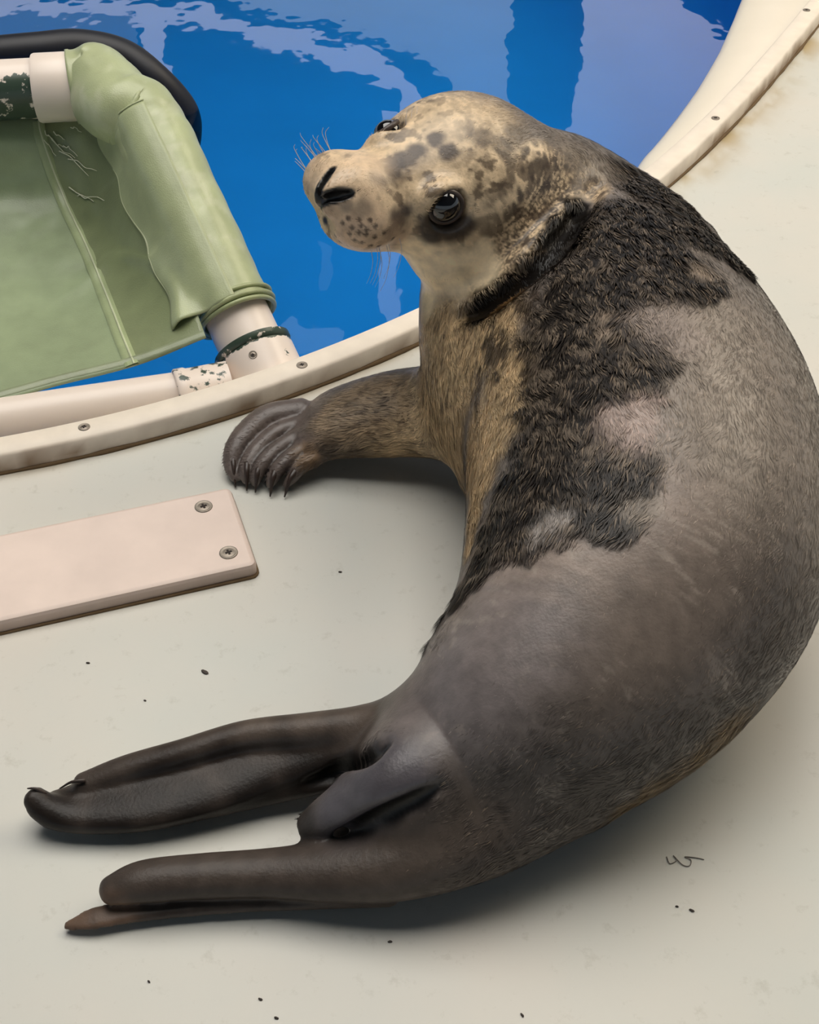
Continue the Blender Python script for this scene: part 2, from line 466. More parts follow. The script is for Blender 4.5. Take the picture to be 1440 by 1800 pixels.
# ------------------------------------------------------------------ the screwed-down plate
def plate():
    ht = 0.0145
    c = [at(-420, 1023, ht), at(397, 856, ht), at(461, 989, ht), at(-420, 1187, ht)]
    c = [np.array(p) for p in c]
    # make it a true rectangle from the right-hand corners
    w = c[2] - c[1]; e1 = unit((c[1] - c[0]) + (c[2] - c[3])); e2 = unit(w - e1 * np.dot(w, e1)); W = np.linalg.norm(w)
    mid = (c[1] + c[2]) / 2
    bm = bmesh.new()
    L = 0.52; rc = 0.0065
    def outline(inset):
        P = []
        for (sx, sy) in ((1, 1), (1, -1), (-1, -1), (-1, 1)):
            cx = -rc if sx > 0 else -L + rc
            cy = sy * (W / 2 - rc)
            a0 = {(1, 1): 90, (1, -1): 0, (-1, -1): -90, (-1, 1): -180}[(sx, sy)]
            for k in range(5):
                a = math.radians(a0 - k * 22.5)
                P.append((cx + (rc - inset) * math.cos(a), cy + (rc - inset) * math.sin(a)))
        return P
    layers = [(0.0, 0.0), (0.0, ht - 0.004), (0.0012, ht - 0.0012), (0.0045, ht)]
    rings = []
    for ins, z in layers:
        rings.append([bm.verts.new(tuple(mid * np.array([1, 1, 0]) + e1 * x - e2 * y + np.array([0, 0, z]))) for x, y in outline(ins)])
    n = len(rings[0])
    for A, B in zip(rings, rings[1:]):
        for j in range(n): bm.faces.new((A[j], A[(j + 1) % n], B[(j + 1) % n], B[j]))
    bm.faces.new(rings[-1]); bm.faces.new(rings[0][::-1])
    bmesh.ops.recalc_face_normals(bm, faces=bm.faces)
    me = bpy.data.meshes.new('deck_plate'); bm.to_mesh(me); bm.free()
    V = np.array([v.co[:] for v in me.vertices])
    base = np.tile(np.array(srgb(238, 218, 206)), (len(V), 1)); dirt = np.array(srgb(170, 146, 130))
    w_ = np.where(V[:, 2] < 0.005, 0.75, 0.0) + np.where((V[:, 2] > 0.005) & (V[:, 2] < ht - 0.0005), 0.35, 0)
    colour_attr(me, base * (1 - w_[:, None]) + dirt * w_[:, None])
    o = link('deck_plate', me, attr_mat('plate_plastic', 0.42, 25, 0.05, 0.1, 60))
    org = mid * np.array([1, 1, 0]); set_origin(o, org)
    tag(o, 'pinkish white plastic plate with rounded corner screwed onto the deck', 'plate')
    for x, y in ((358, 891), (402, 972)):
        place_screw(at(x, y, ht - 0.0002), (0, 0, 1), 0.0082, o, 0.5)
    # dirt line round its foot
    P = [mid * np.array([1, 1, 0]) + e1 * x - e2 * y + np.array([0, 0, 0.0006]) for x, y in outline(-0.0008)]
    P = np.array(P + P[:1])
    rr = 0.0006 + 0.0020 * fbm(P, 60, 2, 4) ** 1.5
    d = link('dirt_line', tube_mesh('dirt_line', P, rr, 6, False), m_grime, o)
    return o
plate()

# ------------------------------------------------------------------ canvas bed on a plastic pipe frame, over the water
def pipe_mat(name, rgb, stain, thr, scale):
    """white plastic pipe with patches of dark green staining where the attribute Col allows it"""
    m, nt, b = mat_new(name)
    vc = N(nt, 'ShaderNodeVertexColor', layer_name='Col'); tc = N(nt, 'ShaderNodeTexCoord')
    no = N(nt, 'ShaderNodeTexNoise', Scale=scale, Detail=5.0, Roughness=0.65); nt.links.new(tc.outputs['Object'], no.inputs['Vector'])
    ad = N(nt, 'ShaderNodeMath', operation='ADD'); nt.links.new(no.outputs['Fac'], ad.inputs[0])
    sx = N(nt, 'ShaderNodeSeparateColor'); nt.links.new(vc.outputs[0], sx.inputs[0]); nt.links.new(sx.outputs[0], ad.inputs[1])
    rp = N(nt, 'ShaderNodeValToRGB'); nt.links.new(ad.outputs[0], rp.inputs[0])
    rp.color_ramp.elements[0].position = thr; rp.color_ramp.elements[0].color = (0, 0, 0, 1)
    rp.color_ramp.elements[1].position = thr + 0.05; rp.color_ramp.elements[1].color = (1, 1, 1, 1)
    mx = N(nt, 'ShaderNodeMixRGB'); mx.inputs[1].default_value = (*rgb, 1); mx.inputs[2].default_value = (*stain, 1)
    nt.links.new(rp.outputs[0], mx.inputs[0]); nt.links.new(mx.outputs[0], b.inputs['Base Color'])
    b.inputs['Roughness'].default_value = 0.32
    return m
m_pipe = pipe_mat('white_pipe', srgb(236, 222, 210), srgb(58, 74, 62), 0.93, 75)
def put(name, VF, mat, parent, stain=None, smooth=True):
    V, F = VF
    me = mesh_np(name, V, F, smooth)
    colour_attr(me, np.repeat((np.zeros(len(V)) if stain is None else stain(np.asarray(V)))[:, None], 3, 1))
    me.materials.append(mat)
    o = link(name, me, None, parent)
    if smooth: me.set_sharp_from_angle(angle=math.radians(50))
    return o
R0 = at(447, 620, 0.0); R1 = at(245, 186, 0.165)
RD = unit(R1 - R0); RL = np.linalg.norm(R1 - R0)
rail = lambda f: R0 + (R1 - R0) * f
cot = empty('canvas_bed', (float(R0[0]), float(R0[1]), 0.0))
tag(cot, 'green canvas sling bed on a white plastic pipe frame over the pool', 'canvas bed')
PRAD = 0.0345
put('side_rail', ring_profile(rail(-0.02), rail(0.98), [(0, PRAD), (0.02, PRAD), (0.25, PRAD), (0.5, PRAD), (1, PRAD)], 40), m_pipe, cot, lambda V: np.zeros(len(V)))
# tee at the foot, with a raised collar and a smaller side socket
def tee_stain(V):
    t = (V - R0) @ RD
    return np.where(t > -0.006, 0.55, 0.26) * (V[:, 2] > -0.2)
tee = put('tee_fitting', ring_profile(rail(-0.22), rail(0.022), [(0, 0.036), (0.0, 0.0415), (0.80, 0.0415), (0.86, 0.0415), (0.88, 0.0395), (0.90, 0.0415), (0.93, 0.0425), (0.985, 0.0425), (1.0, 0.0400)], 44), m_pipe, cot, tee_stain)
tee['label'] = 'white tee fitting with green stained collar'
B0 = at(405, 682, -0.012); B1 = at(312, 700, -0.012); BD = unit(B1 - B0)
put('socket', ring_profile(B0, B1, [(0, 0.0285), (0.75, 0.0285), (0.80, 0.0300), (0.97, 0.0300), (1.0, 0.0285)], 36), m_pipe, tee, lambda V: np.full(len(V), 0.40))
BR = 0.0245
put('bottom_rail', ring_profile(B0, at(-330, 790, -0.012), [(0, BR), (0.3, BR), (0.6, BR), (1, BR)], 36), m_pipe, cot)
place_screw(rail(-0.045) + unit(np.array([-0.05, -0.65, 0.75])) * 0.0412, (-0.05, -0.65, 0.75), 0.0045, tee, 0.2)
# top rail with a coupling
T0 = at(205, 148, 0.165); T1 = at(-260, 172, 0.165); TD = unit(T1 - T0)
TR = 0.0330
def top_stain(V):
    t = (V - T0) @ TD; low = -(V - T0)[:, 2] + 0.165 - 0.165
    side = (V - (T0 + np.outer(t, TD))) @ unit(np.array([0, -0.8, -0.35]))
    return np.where(t > 0.088, 0.18 + 0.36 * sstep(-0.004, 0.014, side), 0.0)
put('top_rail', ring_profile(T0, T1, [(f, TR) for f in np.linspace(0, 1, 40)], 40), m_pipe, cot, top_stain)
put('coupling', ring_profile(T0 + TD * 0.036, T0 + TD * 0.090, [(0, TR), (0.0, TR + 0.0040), (0.05, TR + 0.005), (0.95, TR + 0.005), (1.0, TR + 0.0040), (1.0, TR)], 40), m_pipe, cot, lambda V: np.full(len(V), 0.20))

# canvas -------------------------------------------------------------
def canvas_mat():
    m = attr_mat('green_canvas', 0.40, 35, 0.10, 0.18, 700, 0.5)
    b = m.node_tree.nodes['Principled BSDF']
    b.inputs['Coat Weight'].default_value = 0.25; b.inputs['Coat Roughness'].default_value = 0.18
    b.inputs['Sheen Weight'].default_value = 0.1
    return m
m_canvas = canvas_mat()
# sleeve round the side rail, bunched over the corner
SPATH = spline(np.array([rail(0.135), rail(0.3), rail(0.5), rail(0.7), rail(0.86), rail(0.955) + TD * 0.004, rail(0.985) + TD * 0.022 + RD * 0.004, T0 + TD * 0.022 + np.array([0, 0, 0.001]), T0 + TD * 0.050]), 14)
ns = len(SPATH)
def sleeve_r(f, a):
    wob = 0.0010 * math.sin(5 * f * 6.28 + 1.7 * math.sin(a + 4 * f)) * (0.4 + 0.6 * abs(math.sin(7 * f + 1))) + 0.0007 * math.sin(13 * f * 6.28 + 2 * a + 2 * math.sin(9 * f))
    fold = 0.0035 * math.exp(-((f - 0.78) / 0.05) ** 2) * math.sin(2 * a + 22 * f) + 0.0032 * math.exp(-((f - 0.90) / 0.06) ** 2) * math.cos(42 * f + 1.5 * a)
    loose = 0.0015 + 0.005 * f * (1 - f)
    return PRAD + 0.0045 + loose + wob * (0.3 + 0.7 * f) + fold
V, F = tube(SPATH, sleeve_r, 56, False)
SV = np.asarray(V)
me = mesh_np('canvas_sleeve', V, F)
cs = np.tile(np.array(srgb(172, 180, 138)), (len(SV), 1)) * (0.88 + 0.24 * fbm(SV, 25, 3, 5))[:, None]
wear = sstep(0.62, 0.72, fbm(SV * np.array([1, 1, 1.0]), 55, 3, 8))[:, None] * 0.35
colour_attr(me, cs * (1 - wear) + np.array(srgb(205, 208, 180)) * wear)
sleeve = link('canvas_sleeve', me, m_canvas, cot)
sol = sleeve.modifiers.new('thickness', 'SOLIDIFY'); sol.thickness = 0.0022; sol.offset = -1
# rolled cuff at the lower end
for i, (f, r, th_) in enumerate([(0.137, 0.0425, 0.0026), (0.155, 0.0430, 0.0030), (0.178, 0.0425, 0.0024)]):
    u = unit(np.cross(RD, [0, 0, 1.0])); w = np.cross(RD, u)
    P = np.array([rail(f + 0.006 * math.sin(a * 1 + i)) + (u * math.cos(a) + w * math.sin(a)) * (r + 0.0012 * math.sin(3 * a + i)) for a in np.linspace(0, 2 * np.pi, 60)])
    V, F = tube(P, th_, 8, False); me = mesh_np('cuff', V, F)
    colour_attr(me, np.tile(np.array(srgb(158, 166, 122)), (len(V), 1)) * (0.85 + 0.3 * fbm(np.asarray(V), 60, 2, i))[:, None])
    link('cuff', me, m_canvas, sleeve)
# panel: control net (bottom row to top row)
NET = [[(362, 592, .036), (240, 640, .020), (100, 676, .012), (-30, 712, .010), (-250, 765, .010)],
       [(318, 480, .066), (200, 472, .030), (90, 484, .020), (-40, 498, .020), (-250, 525, .020)],
       [(255, 350, .108), (150, 342, .062), (60, 352, .050), (-40, 362, .050), (-250, 382, .050)],
       [(205, 232, .140), (110, 228, .120), (40, 236, .118), (-40, 242, .118), (-250, 252, .118)],
       [(185, 190, .150), (100, 170, .140), (40, 172, .140), (-40, 175, .140), (-250, 185, .140)]]
NW = np.array([[at(*p) for p in r] for r in NET])
nu, nv = 18, 22
cols = np.array([spline(NW[:, j], nv) for j in range(5)])            # 5 x NVV x 3
PAN = np.array([spline(cols[:, i], nu) for i in range(cols.shape[1])])  # NVV x NUU x 3
NVV, NUU = PAN.shape[:2]
fv = np.linspace(0, 1, NVV)[:, None]; fu = np.linspace(0, 1, NUU)[None, :]
def seam_u(v): return np.interp(v, [0, 0.25, 0.5, 0.75, 1.0], [1.06, 1.32, 1.46, 1.58, 1.55]) / 4
P3 = PAN.reshape(-1, 3)
wr_ = (fbm(P3, 14, 3, 77).reshape(NVV, NUU) - 0.5)
ridge = np.exp(-((fv - (0.235 + 0.05 * np.sin(fu * 9))) / 0.018) ** 2) * 0.004 * np.exp(-(fu / 0.45) ** 4)
ridge2 = np.exp(-((fv - (0.60 - 0.6 * fu)) / 0.02) ** 2) * 0.004 * (fu < 0.3)
PAN[:, :, 2] += wr_ * 0.012 * np.sin(np.pi * fv) + ridge + ridge2
I = np.arange(NVV * NUU).reshape(NVV, NUU)
F = np.stack([I[:-1, :-1], I[:-1, 1:], I[1:, 1:], I[1:, :-1]], -1).reshape(-1, 4)
me = mesh_fast('canvas_panel', PAN.reshape(-1, 3), F[:, ::-1])
su = seam_u(np.linspace(0, 1, NVV))[:, None]
inn = sstep(0, 0.012, su - fu)                     # between seam and sleeve: the older, darker cloth
c1 = np.array(srgb(146, 160, 124)); c2 = np.array(srgb(124, 134, 96))
pc = c1 * (1 - inn[..., None]) + c2 * inn[..., None]
pc = pc * (0.9 + 0.22 * fbm(P3, 9, 3, 12).reshape(NVV, NUU))[..., None]
colour_attr(me, pc.reshape(-1, 3))
panel = link('canvas_panel', me, m_canvas, cot)
sol = panel.modifiers.new('thickness', 'SOLIDIFY'); sol.thickness = 0.002
def pan_at(v, u):
    i = v * (NVV - 1); j = u * (NUU - 1); i0 = int(min(max(i, 0), NVV - 2)); j0 = int(min(max(j, 0), NUU - 2)); a = i - i0; c = j - j0
    return (PAN[i0, j0] * (1 - a) * (1 - c) + PAN[i0 + 1, j0] * a * (1 - c) + PAN[i0, j0 + 1] * (1 - a) * c + PAN[i0 + 1, j0 + 1] * a * c)
def ribbon(name, pts, wdt, hgt, mat, parent, rgb, seg=8):
    """flat cloth strip lying on the panel"""
    pts = np.asarray(pts); T = unit(np.gradient(pts, axis=0)); s = unit(np.cross(T, [0, -0.4, 0.9])); up = np.cross(s, T)
    prof = [(-1, 0), (-0.9, 0.8), (-0.3, 1.0), (0.3, 1.0), (0.9, 0.8), (1, 0)]
    V = np.vstack([p + np.array([a * wdt * si + c * hgt * ui for a, c in prof]) for p, si, ui in zip(pts, s, up)])
    k = len(prof); F = [(i * k + j, i * k + j + 1, (i + 1) * k + j + 1, (i + 1) * k + j) for i in range(len(pts) - 1) for j in range(k - 1)]
    me = mesh_np(name, V, F); colour_attr(me, np.tile(np.array(srgb(*rgb)), (len(V), 1)) * (0.9 + 0.2 * fbm(V, 60, 2, 3))[:, None])
    return link(name, me, mat, parent)
vv = np.linspace(0.0, 0.80, 60)
seam = ribbon('seam', [pan_at(v, float(seam_u(v))) for v in vv], 0.0075, 0.0016, m_canvas, panel, (158, 170, 128))
ribbon('stitching', [pan_at(v, float(seam_u(v)) - 0.009) + np.array([0, -0.0007, 0.0016]) for v in vv], 0.0011, 0.0010, m_canvas, seam, (196, 202, 168))
ribbon('hem', [pan_at(0.010, u) for u in np.linspace(0.0, 1, 60)], 0.005, 0.0016, m_canvas, panel, (140, 150, 118))
m_thr = simple('white_thread', srgb(222, 222, 200), 0.7, 0.1, 200)
tr_ = random.Random(5)
def thread(v0, u0, v1, u1, r=0.0007):
    P = [pan_at(v0 + (v1 - v0) * t + tr_.uniform(-.008, .008), u0 + (u1 - u0) * t + tr_.uniform(-.006, .006)) + np.array([0, -0.0010, 0.0022]) for t in np.linspace(0, 1, 6)]
    P = spline(np.array(P), 4)
    link('frayed_thread', tube_mesh('frayed_thread', P, np.linspace(r, r * 0.5, len(P)), 6), m_thr, panel)
for a in [(0.72, 0.34, 0.66, 0.28), (0.70, 0.33, 0.62, 0.24), (0.74, 0.36, 0.69, 0.31), (0.66, 0.30, 0.57, 0.20), (0.63, 0.27, 0.58, 0.16), (0.73, 0.30, 0.70, 0.25), (0.52, 0.31, 0.47, 0.22), (0.50, 0.29, 0.48, 0.18), (0.70, 0.37, 0.64, 0.33), (0.68, 0.27, 0.64, 0.22), (0.76, 0.20, 0.74, 0.16)]:
    thread(*a)
# ragged stitched edge where panel meets sleeve
ribbon('edge_binding', [pan_at(v, 0.085 + 0.012 * math.sin(v * 30)) + np.array([0, -0.001, 0.0012]) for v in np.linspace(0.055, 0.60, 50)], 0.0014, 0.0012, m_canvas, panel, (184, 190, 150))
# loose flap of sleeve cloth stitched down on the panel
upp = unit(np.array([0, 0, 1.0]) - RD * RD[2]); lfp = unit(TD - RD * np.dot(TD, RD)); lfp = unit(lfp - upp * np.dot(lfp, upp))
rows = []
for v in np.linspace(0.055, 0.74, 60):
    e = pan_at(v, 0.088 + 0.012 * math.sin(v * 30)) + np.array([0, -0.0008, 0.0015])
    fr_ = np.clip(np.dot(e - R0, RD) / RL, 0.15, 0.93)
    rr = PRAD + 0.0105 + 0.0012 * math.sin(17 * v)
    sg = min(1.0, max(-0.6, (v - 0.16) / 0.16))
    arc = [rail(fr_) + (upp * math.cos(g) + lfp * math.sin(g)) * rr for g in np.radians([10, 32, 54])]
    e1_ = arc[-1] * 0.62 + e * 0.38 - np.array([0, 0, 0.004 + 0.002 * math.sin(21 * v)]) * sg; e2_ = arc[-1] * 0.25 + e * 0.75 - np.array([0, 0, 0.004 - 0.0015 * math.sin(15 * v)]) * sg + np.array([0, -0.002, 0.004]) * (1 - sg)
    rows.append(spline(np.array(arc + [e1_, e2_, e]), 4))
RW = np.array(rows); k = RW.shape[1]; I = np.arange(RW.shape[0] * k).reshape(-1, k)
Ff = np.stack([I[:-1, :-1], I[:-1, 1:], I[1:, 1:], I[1:, :-1]], -1).reshape(-1, 4)
FVv = RW.reshape(-1, 3)
me = mesh_fast('flap', FVv, Ff)
colour_attr(me, np.tile(np.array(srgb(168, 177, 136)), (len(FVv), 1)) * (0.86 + 0.26 * fbm(FVv, 25, 3, 5))[:, None])
fp = link('flap', me, m_canvas, sleeve)
sol = fp.modifiers.new('thickness', 'SOLIDIFY'); sol.thickness = 0.0018; sol.offset = 0
# black tube for an unclear dark shape behind the corner, dipping into the water
m_tube = simple('black_tube', srgb(16, 18, 28), 0.5, 0.2, 40)
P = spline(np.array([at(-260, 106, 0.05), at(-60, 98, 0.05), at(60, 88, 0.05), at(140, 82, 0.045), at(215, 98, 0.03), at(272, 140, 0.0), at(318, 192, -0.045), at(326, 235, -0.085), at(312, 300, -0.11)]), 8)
fl_h = link('dark_tube', tube_mesh('dark_tube', P, 0.024, 20), m_tube, cot); fl_h['label'] = 'black tube behind the frame corner'

# ------------------------------------------------------------------ small litter on the deck
m_spk = simple('dark_fleck', srgb(70, 62, 56), 0.8, 0.2, 300)
FL = [(360, 1182, 9, 0.6), (598, 1006, 4, 0.1), (1216, 1601, 5, 0.5), (1190, 1594, 3, 0.2), (686, 1656, 4, 0.0), (458, 1757, 4, 0.4), (918, 1785, 4, 1.0), (155, 1166, 4, 0.2), (486, 1790, 4, 0.3), (262, 1726, 3, 0.8), (255, 1232, 3, 0.3)]
FLAB = {0: 'long dark fleck lying between the plate and the hind flippers', 1: 'lone dark fleck in the hollow of the curled seal',
        2: 'dark fleck near the hair wisp, bigger of a pair', 3: 'dark fleck near the hair wisp, smaller of a pair', 4: 'dark fleck lying close behind the lower hind flipper',
        7: 'tiny dark fleck lying close to the long edge of the plate', 10: 'tiny dark fleck beside the upper hind flipper'}
for i, (x, y, l, a) in enumerate(FL):
    p = at(x, y, 0); bm = bmesh.new(); s = l * 0.00032
    bmesh.ops.create_icosphere(bm, subdivisions=2, radius=1, matrix=Matrix.Translation(Vector((p[0], p[1], 0.0005))) @ Matrix.Rotation(-a, 4, 'Z') @ Matrix.Diagonal((s * 1.3, s * 0.6, 0.0009, 1)))
    for v in bm.verts: v.co += Vector((tr_.uniform(-.15, .15) * s, tr_.uniform(-.15, .15) * s, 0))
    me = bpy.data.meshes.new('debris_fleck'); bm.to_mesh(me); bm.free()
    o = link('debris_fleck', me, m_spk); set_origin(o, (float(p[0]), float(p[1]), 0.0))
    tag(o, FLAB.get(i, 'tiny dark fleck on the bare deck beyond the hind flippers'), 'debris', 'dark flecks scattered on the deck')
P = [at(x, y, 0.0006) for x, y in [(1172, 1506), (1178, 1518), (1190, 1512), (1184, 1504), (1200, 1520), (1212, 1522), (1215, 1512), (1204, 1506), (1225, 1508), (1238, 1511)]]
m_wisp = simple('shed_hair', srgb(120, 112, 104), 0.7, 0.2, 300)
hw_ = link('hair_wisp', tube_mesh('hair_wisp', spline(np.array(P), 6), 0.00035, 6), m_wisp)
set_origin(hw_, (float(P[4][0]), float(P[4][1]), 0.0))
tag(hw_, 'curled wisp of shed hair lying on the deck', 'hair wisp')

# ================================================================== the seal
# A signed distance field of swept limbs, joined smoothly and meshed as ONE body.
class Sweep:
    def __init__(self, P, ru, rv, side=None, n=6, slab=0.03):
        """P control points, ru half-width along 'side', rv half-thickness; side default horizontal"""
        self.slab = slab
        D = np.c_[np.asarray(P, float), np.asarray(ru, float), np.asarray(rv, float)]
        S = spline(D, n)
        self.c = S[:, :3]; self.ru = np.maximum(S[:, 3], 0.002); self.rv = np.maximum(S[:, 4], 0.002)
        T = unit(np.gradient(self.c, axis=0)); self.T = T
        if side is None: e1 = unit(np.cross(T, [0, 0, 1.0]))
        else:
            sd = spline(np.asarray(side, float), n) if np.ndim(side) == 2 else np.tile(side, (len(T), 1))
            e1 = unit(sd - T * (sd * T).sum(1)[:, None])
        self.e1 = e1.astype(np.float32); self.e2 = np.cross(e1, T).astype(np.float32)
        self.c = self.c.astype(np.float32); self.ru = self.ru.astype(np.float32); self.rv = self.rv.astype(np.float32)
    def bbox(self, m):
        R = np.maximum(self.ru, self.rv)[:, None]
        return (self.c - R).min(0) - m, (self.c + R).max(0) + m
    def dist(self, P):
        best = np.full(len(P), 1e3, np.float32)
        for i in range(len(self.c) - 1):
            a, b = self.c[i], self.c[i + 1]; ab = b - a
            rm = max(self.ru[i], self.rv[i], self.ru[i + 1], self.rv[i + 1]) + 0.045
            L2 = float(ab @ ab); sl = self.slab / math.sqrt(L2)
            tt = (P @ ab - np.float32(a @ ab)) * np.float32(1 / L2)
            ok = (tt > -sl) & (tt < 1 + sl)
            if i == 0: ok |= (tt <= 0) & (tt > -rm / math.sqrt(L2))
            if i == len(self.c) - 2: ok |= (tt >= 1) & (tt < 1 + rm / math.sqrt(L2))
            m = ok.nonzero()[0]
            if len(m) == 0: continue
            q = P[m] - a
            ok = (q * q).sum(1) < (rm + math.sqrt(L2)) ** 2
            m = m[ok]; q = q[ok]
            if len(m) == 0: continue
            t = np.clip(tt[m], 0, 1)
            q = q - t[:, None] * ab
            t = t.astype(np.float32); ru = self.ru[i] + (self.ru[i + 1] - self.ru[i]) * t; rv = self.rv[i] + (self.rv[i + 1] - self.rv[i]) * t
            e3 = unit(ab).astype(np.float32); rmn = np.minimum(ru, rv)
            x = (q @ self.e1[i]) * (1 - t) + (q @ self.e1[i + 1]) * t
            y = (q @ self.e2[i]) * (1 - t) + (q @ self.e2[i + 1]) * t
            w = q @ e3
            k0 = np.sqrt((x / ru) ** 2 + (y / rv) ** 2 + (w / rmn) ** 2)
            k1 = np.sqrt((x / ru ** 2) ** 2 + (y / rv ** 2) ** 2 + (w / rmn ** 2) ** 2)
            d = np.where(k0 < 0.25, -rmn * 0.8, k0 * (k0 - 1) / (k1 + 1e-9))
            best[m] = np.minimum(best[m], d)
        return best
class Ell:
    def __init__(self, c, r, R=np.eye(3)):
        self.c = np.asarray(c, float); self.r = np.asarray(r, float) * np.ones(3); self.R = np.asarray(R)   # rows of R = axes
    def bbox(self, m): return self.c - self.r.max() - m, self.c + self.r.max() + m
    def dist(self, P):
        q = (P - self.c) @ self.R.T
        k0 = np.linalg.norm(q / self.r, axis=1); k1 = np.linalg.norm(q / self.r ** 2, axis=1)
        return np.where(k0 < 0.2, -self.r.min() * 0.8, k0 * (k0 - 1) / (k1 + 1e-9)).astype(np.float32)
SDF = []
def add(p, k=0.012): SDF.append((p, k, 1)); return p
def sub(p, k=0.004): SDF.append((p, k, -1)); return p
def field(P):
    P = np.asarray(P, np.float32)
    D = np.full(len(P), 0.5, np.float32)
    for p, k, s in SDF:
        lo, hi = p.bbox(0.04)
        m = np.all((P >= lo) & (P <= hi), axis=1).nonzero()[0]
        if len(m) == 0: continue
        d = p.dist(P[m]).astype(np.float32); a = D[m]
        if s > 0:
            h = np.maximum(k - np.abs(a - d), 0) / k
            D[m] = np.minimum(a, d) - h * h * k * 0.25
        else:
            d = -d
            h = np.maximum(k - np.abs(a - d), 0) / k
            D[m] = np.maximum(a, d) + h * h * k * 0.25
    return np.maximum(D, 0.0008 - P[:, 2])         # flat where it rests on the deck

def ctl(rows):
    """rows (px, py, half-width in px, z or None, flatness) -> points, ru, rv"""
    P = []; U = []; Vv = []
    for px, py, hw, z, fl in rows:
        zz = 0.05 if z is None else z
        for _ in range(6):
            r = hw * mpp(px, py, zz)
            if z is None: zz = r * fl * 0.93
        P.append(at(px, py, zz)); U.append(r); Vv.append(r * fl)
    return P, U, Vv

# trunk, from the root of the tail round to the neck
BODY = Sweep(*ctl([(660, 1392, 70, 0.050, 0.9), (735, 1368, 118, 0.060, 0.9), (832, 1318, 168, None, 0.88), (938, 1245, 226, None, 0.88), (1060, 1122, 277, None, 0.88),
                   (1135, 950, 318, None, 0.88), (1125, 755, 306, 0.125, 0.90), (1075, 585, 246, 0.140, 0.95), (1025, 460, 172, 0.155, 1.0), (965, 380, 135, 0.190, 1.0)]), n=14)
add(BODY, 0.01)
# chest and throat, reaching down to the deck in front
CHEST = Sweep(*ctl([(850, 420, 95, 0.200, 1.0), (838, 520, 100, 0.155, 1.0), (852, 610, 114, 0.125, 1.0), (880, 700, 125, 0.095, 1.0), (930, 790, 130, 0.07, 0.9)]), side=(1, 0, 0))
add(CHEST, 0.045)
NAPE = Sweep(*ctl([(905, 310, 95, 0.250, 1.0), (975, 340, 102, 0.222, 1.0), (1050, 402, 115, 0.182, 1.0), (1110, 500, 160, 0.15, 1.0)]))
add(NAPE, 0.02)
# fore flipper, laid out flat on the deck
ARM = Sweep(*ctl([(880, 722, 100, 0.065, 0.75), (800, 722, 100, 0.055, 0.72), (710, 724, 98, 0.046, 0.64), (630, 735, 90, 0.037, 0.57), (570, 746, 84, 0.028, 0.42), (525, 756, 70, 0.018, 0.26), (490, 766, 52, 0.012, 0.20)]))
add(ARM, 0.035)
DIG = [[(530, 722), (470, 735), (422, 778), (408, 815), (414, 840)], [(545, 742), (490, 758), (448, 795), (432, 828), (433, 846)],
       [(560, 755), (510, 775), (468, 808), (452, 836), (449, 850)], [(580, 768), (535, 788), (498, 815), (480, 840), (474, 853)],
       [(610, 778), (570, 796), (535, 815), (515, 838), (503, 852)]]
DIGS = []
for i, d in enumerate(DIG):
    hw = [17, 16, 14.5, 12, 8] if i else [26, 27, 23, 16, 10]
    zz = [0.028, 0.025, 0.021, 0.013, 0.007]
    s = Sweep(*ctl([(x, y, h, z, 0.8) for (x, y), h, z in zip(d, hw, zz)])); DIGS.append(s)
    add(s, 0.0035)
# hind flippers and tail
HF1 = Sweep(*ctl([(790, 1285, 110, 0.060, 0.75), (700, 1290, 84, 0.050, 0.6), (600, 1305, 66, 0.036, 0.5), (490, 1328, 66, 0.027, 0.40), (370, 1362, 78, 0.021, 0.30), (250, 1392, 74, 0.018, 0.26), (150, 1412, 52, 0.015, 0.30), (90, 1420, 36, 0.013, 0.34)]))
add(HF1, 0.02)
HF1B = Sweep(*ctl([(640, 1272, 34, 0.052, 0.8), (540, 1282, 32, 0.046, 0.8), (430, 1292, 28, 0.040, 0.8), (320, 1322, 26, 0.034, 0.7), (220, 1348, 24, 0.028, 0.6), (140, 1374, 17, 0.022, 0.5)])); add(HF1B, 0.008)
HF1C = Sweep(*ctl([(690, 1345, 36, 0.035, 0.8), (600, 1360, 30, 0.024, 0.8), (500, 1385, 26, 0.016, 0.8), (380, 1412, 26, 0.014, 0.7), (250, 1436, 28, 0.013, 0.6), (140, 1440, 26, 0.013, 0.7), (82, 1422, 28, 0.018, 0.8), (60, 1402, 22, 0.025, 0.7)])); add(HF1C, 0.007)
HF2 = Sweep(*ctl([(980, 1360, 110, 0.055, 0.85), (880, 1428, 102, 0.050, 0.85), (790, 1480, 86, 0.042, 0.8), (690, 1518, 70, 0.034, 0.75), (580, 1530, 58, 0.028, 0.7), (470, 1534, 46, 0.024, 0.7), (350, 1540, 42, 0.023, 0.75), (250, 1550, 40, 0.022, 0.75), (195, 1565, 28, 0.020, 0.75)]))
add(HF2, 0.016)
HF2B = Sweep(*ctl([(680, 1560, 36, 0.016, 0.8), (560, 1580, 20, 0.011, 0.7), (430, 1588, 17, 0.009, 0.7), (310, 1598, 17, 0.008, 0.6), (225, 1605, 21, 0.008, 0.42), (165, 1614, 23, 0.008, 0.28), (116, 1628, 9, 0.005, 0.5)])); add(HF2B, 0.005)
TAIL = Sweep(*ctl([(850, 1315, 60, 0.066, 0.75), (765, 1338, 62, 0.082, 0.75), (690, 1368, 58, 0.080, 0.72), (625, 1402, 50, 0.062, 0.66), (570, 1432, 38, 0.046, 0.6), (536, 1450, 24, 0.036, 0.6)])); add(TAIL, 0.010)
add(Sweep(*ctl([(800, 1385, 70, 0.045, 0.8), (720, 1410, 56, 0.032, 0.7), (650, 1440, 44, 0.024, 0.6), (595, 1462, 30, 0.018, 0.6)])), 0.008)   # skin between the hind limbs

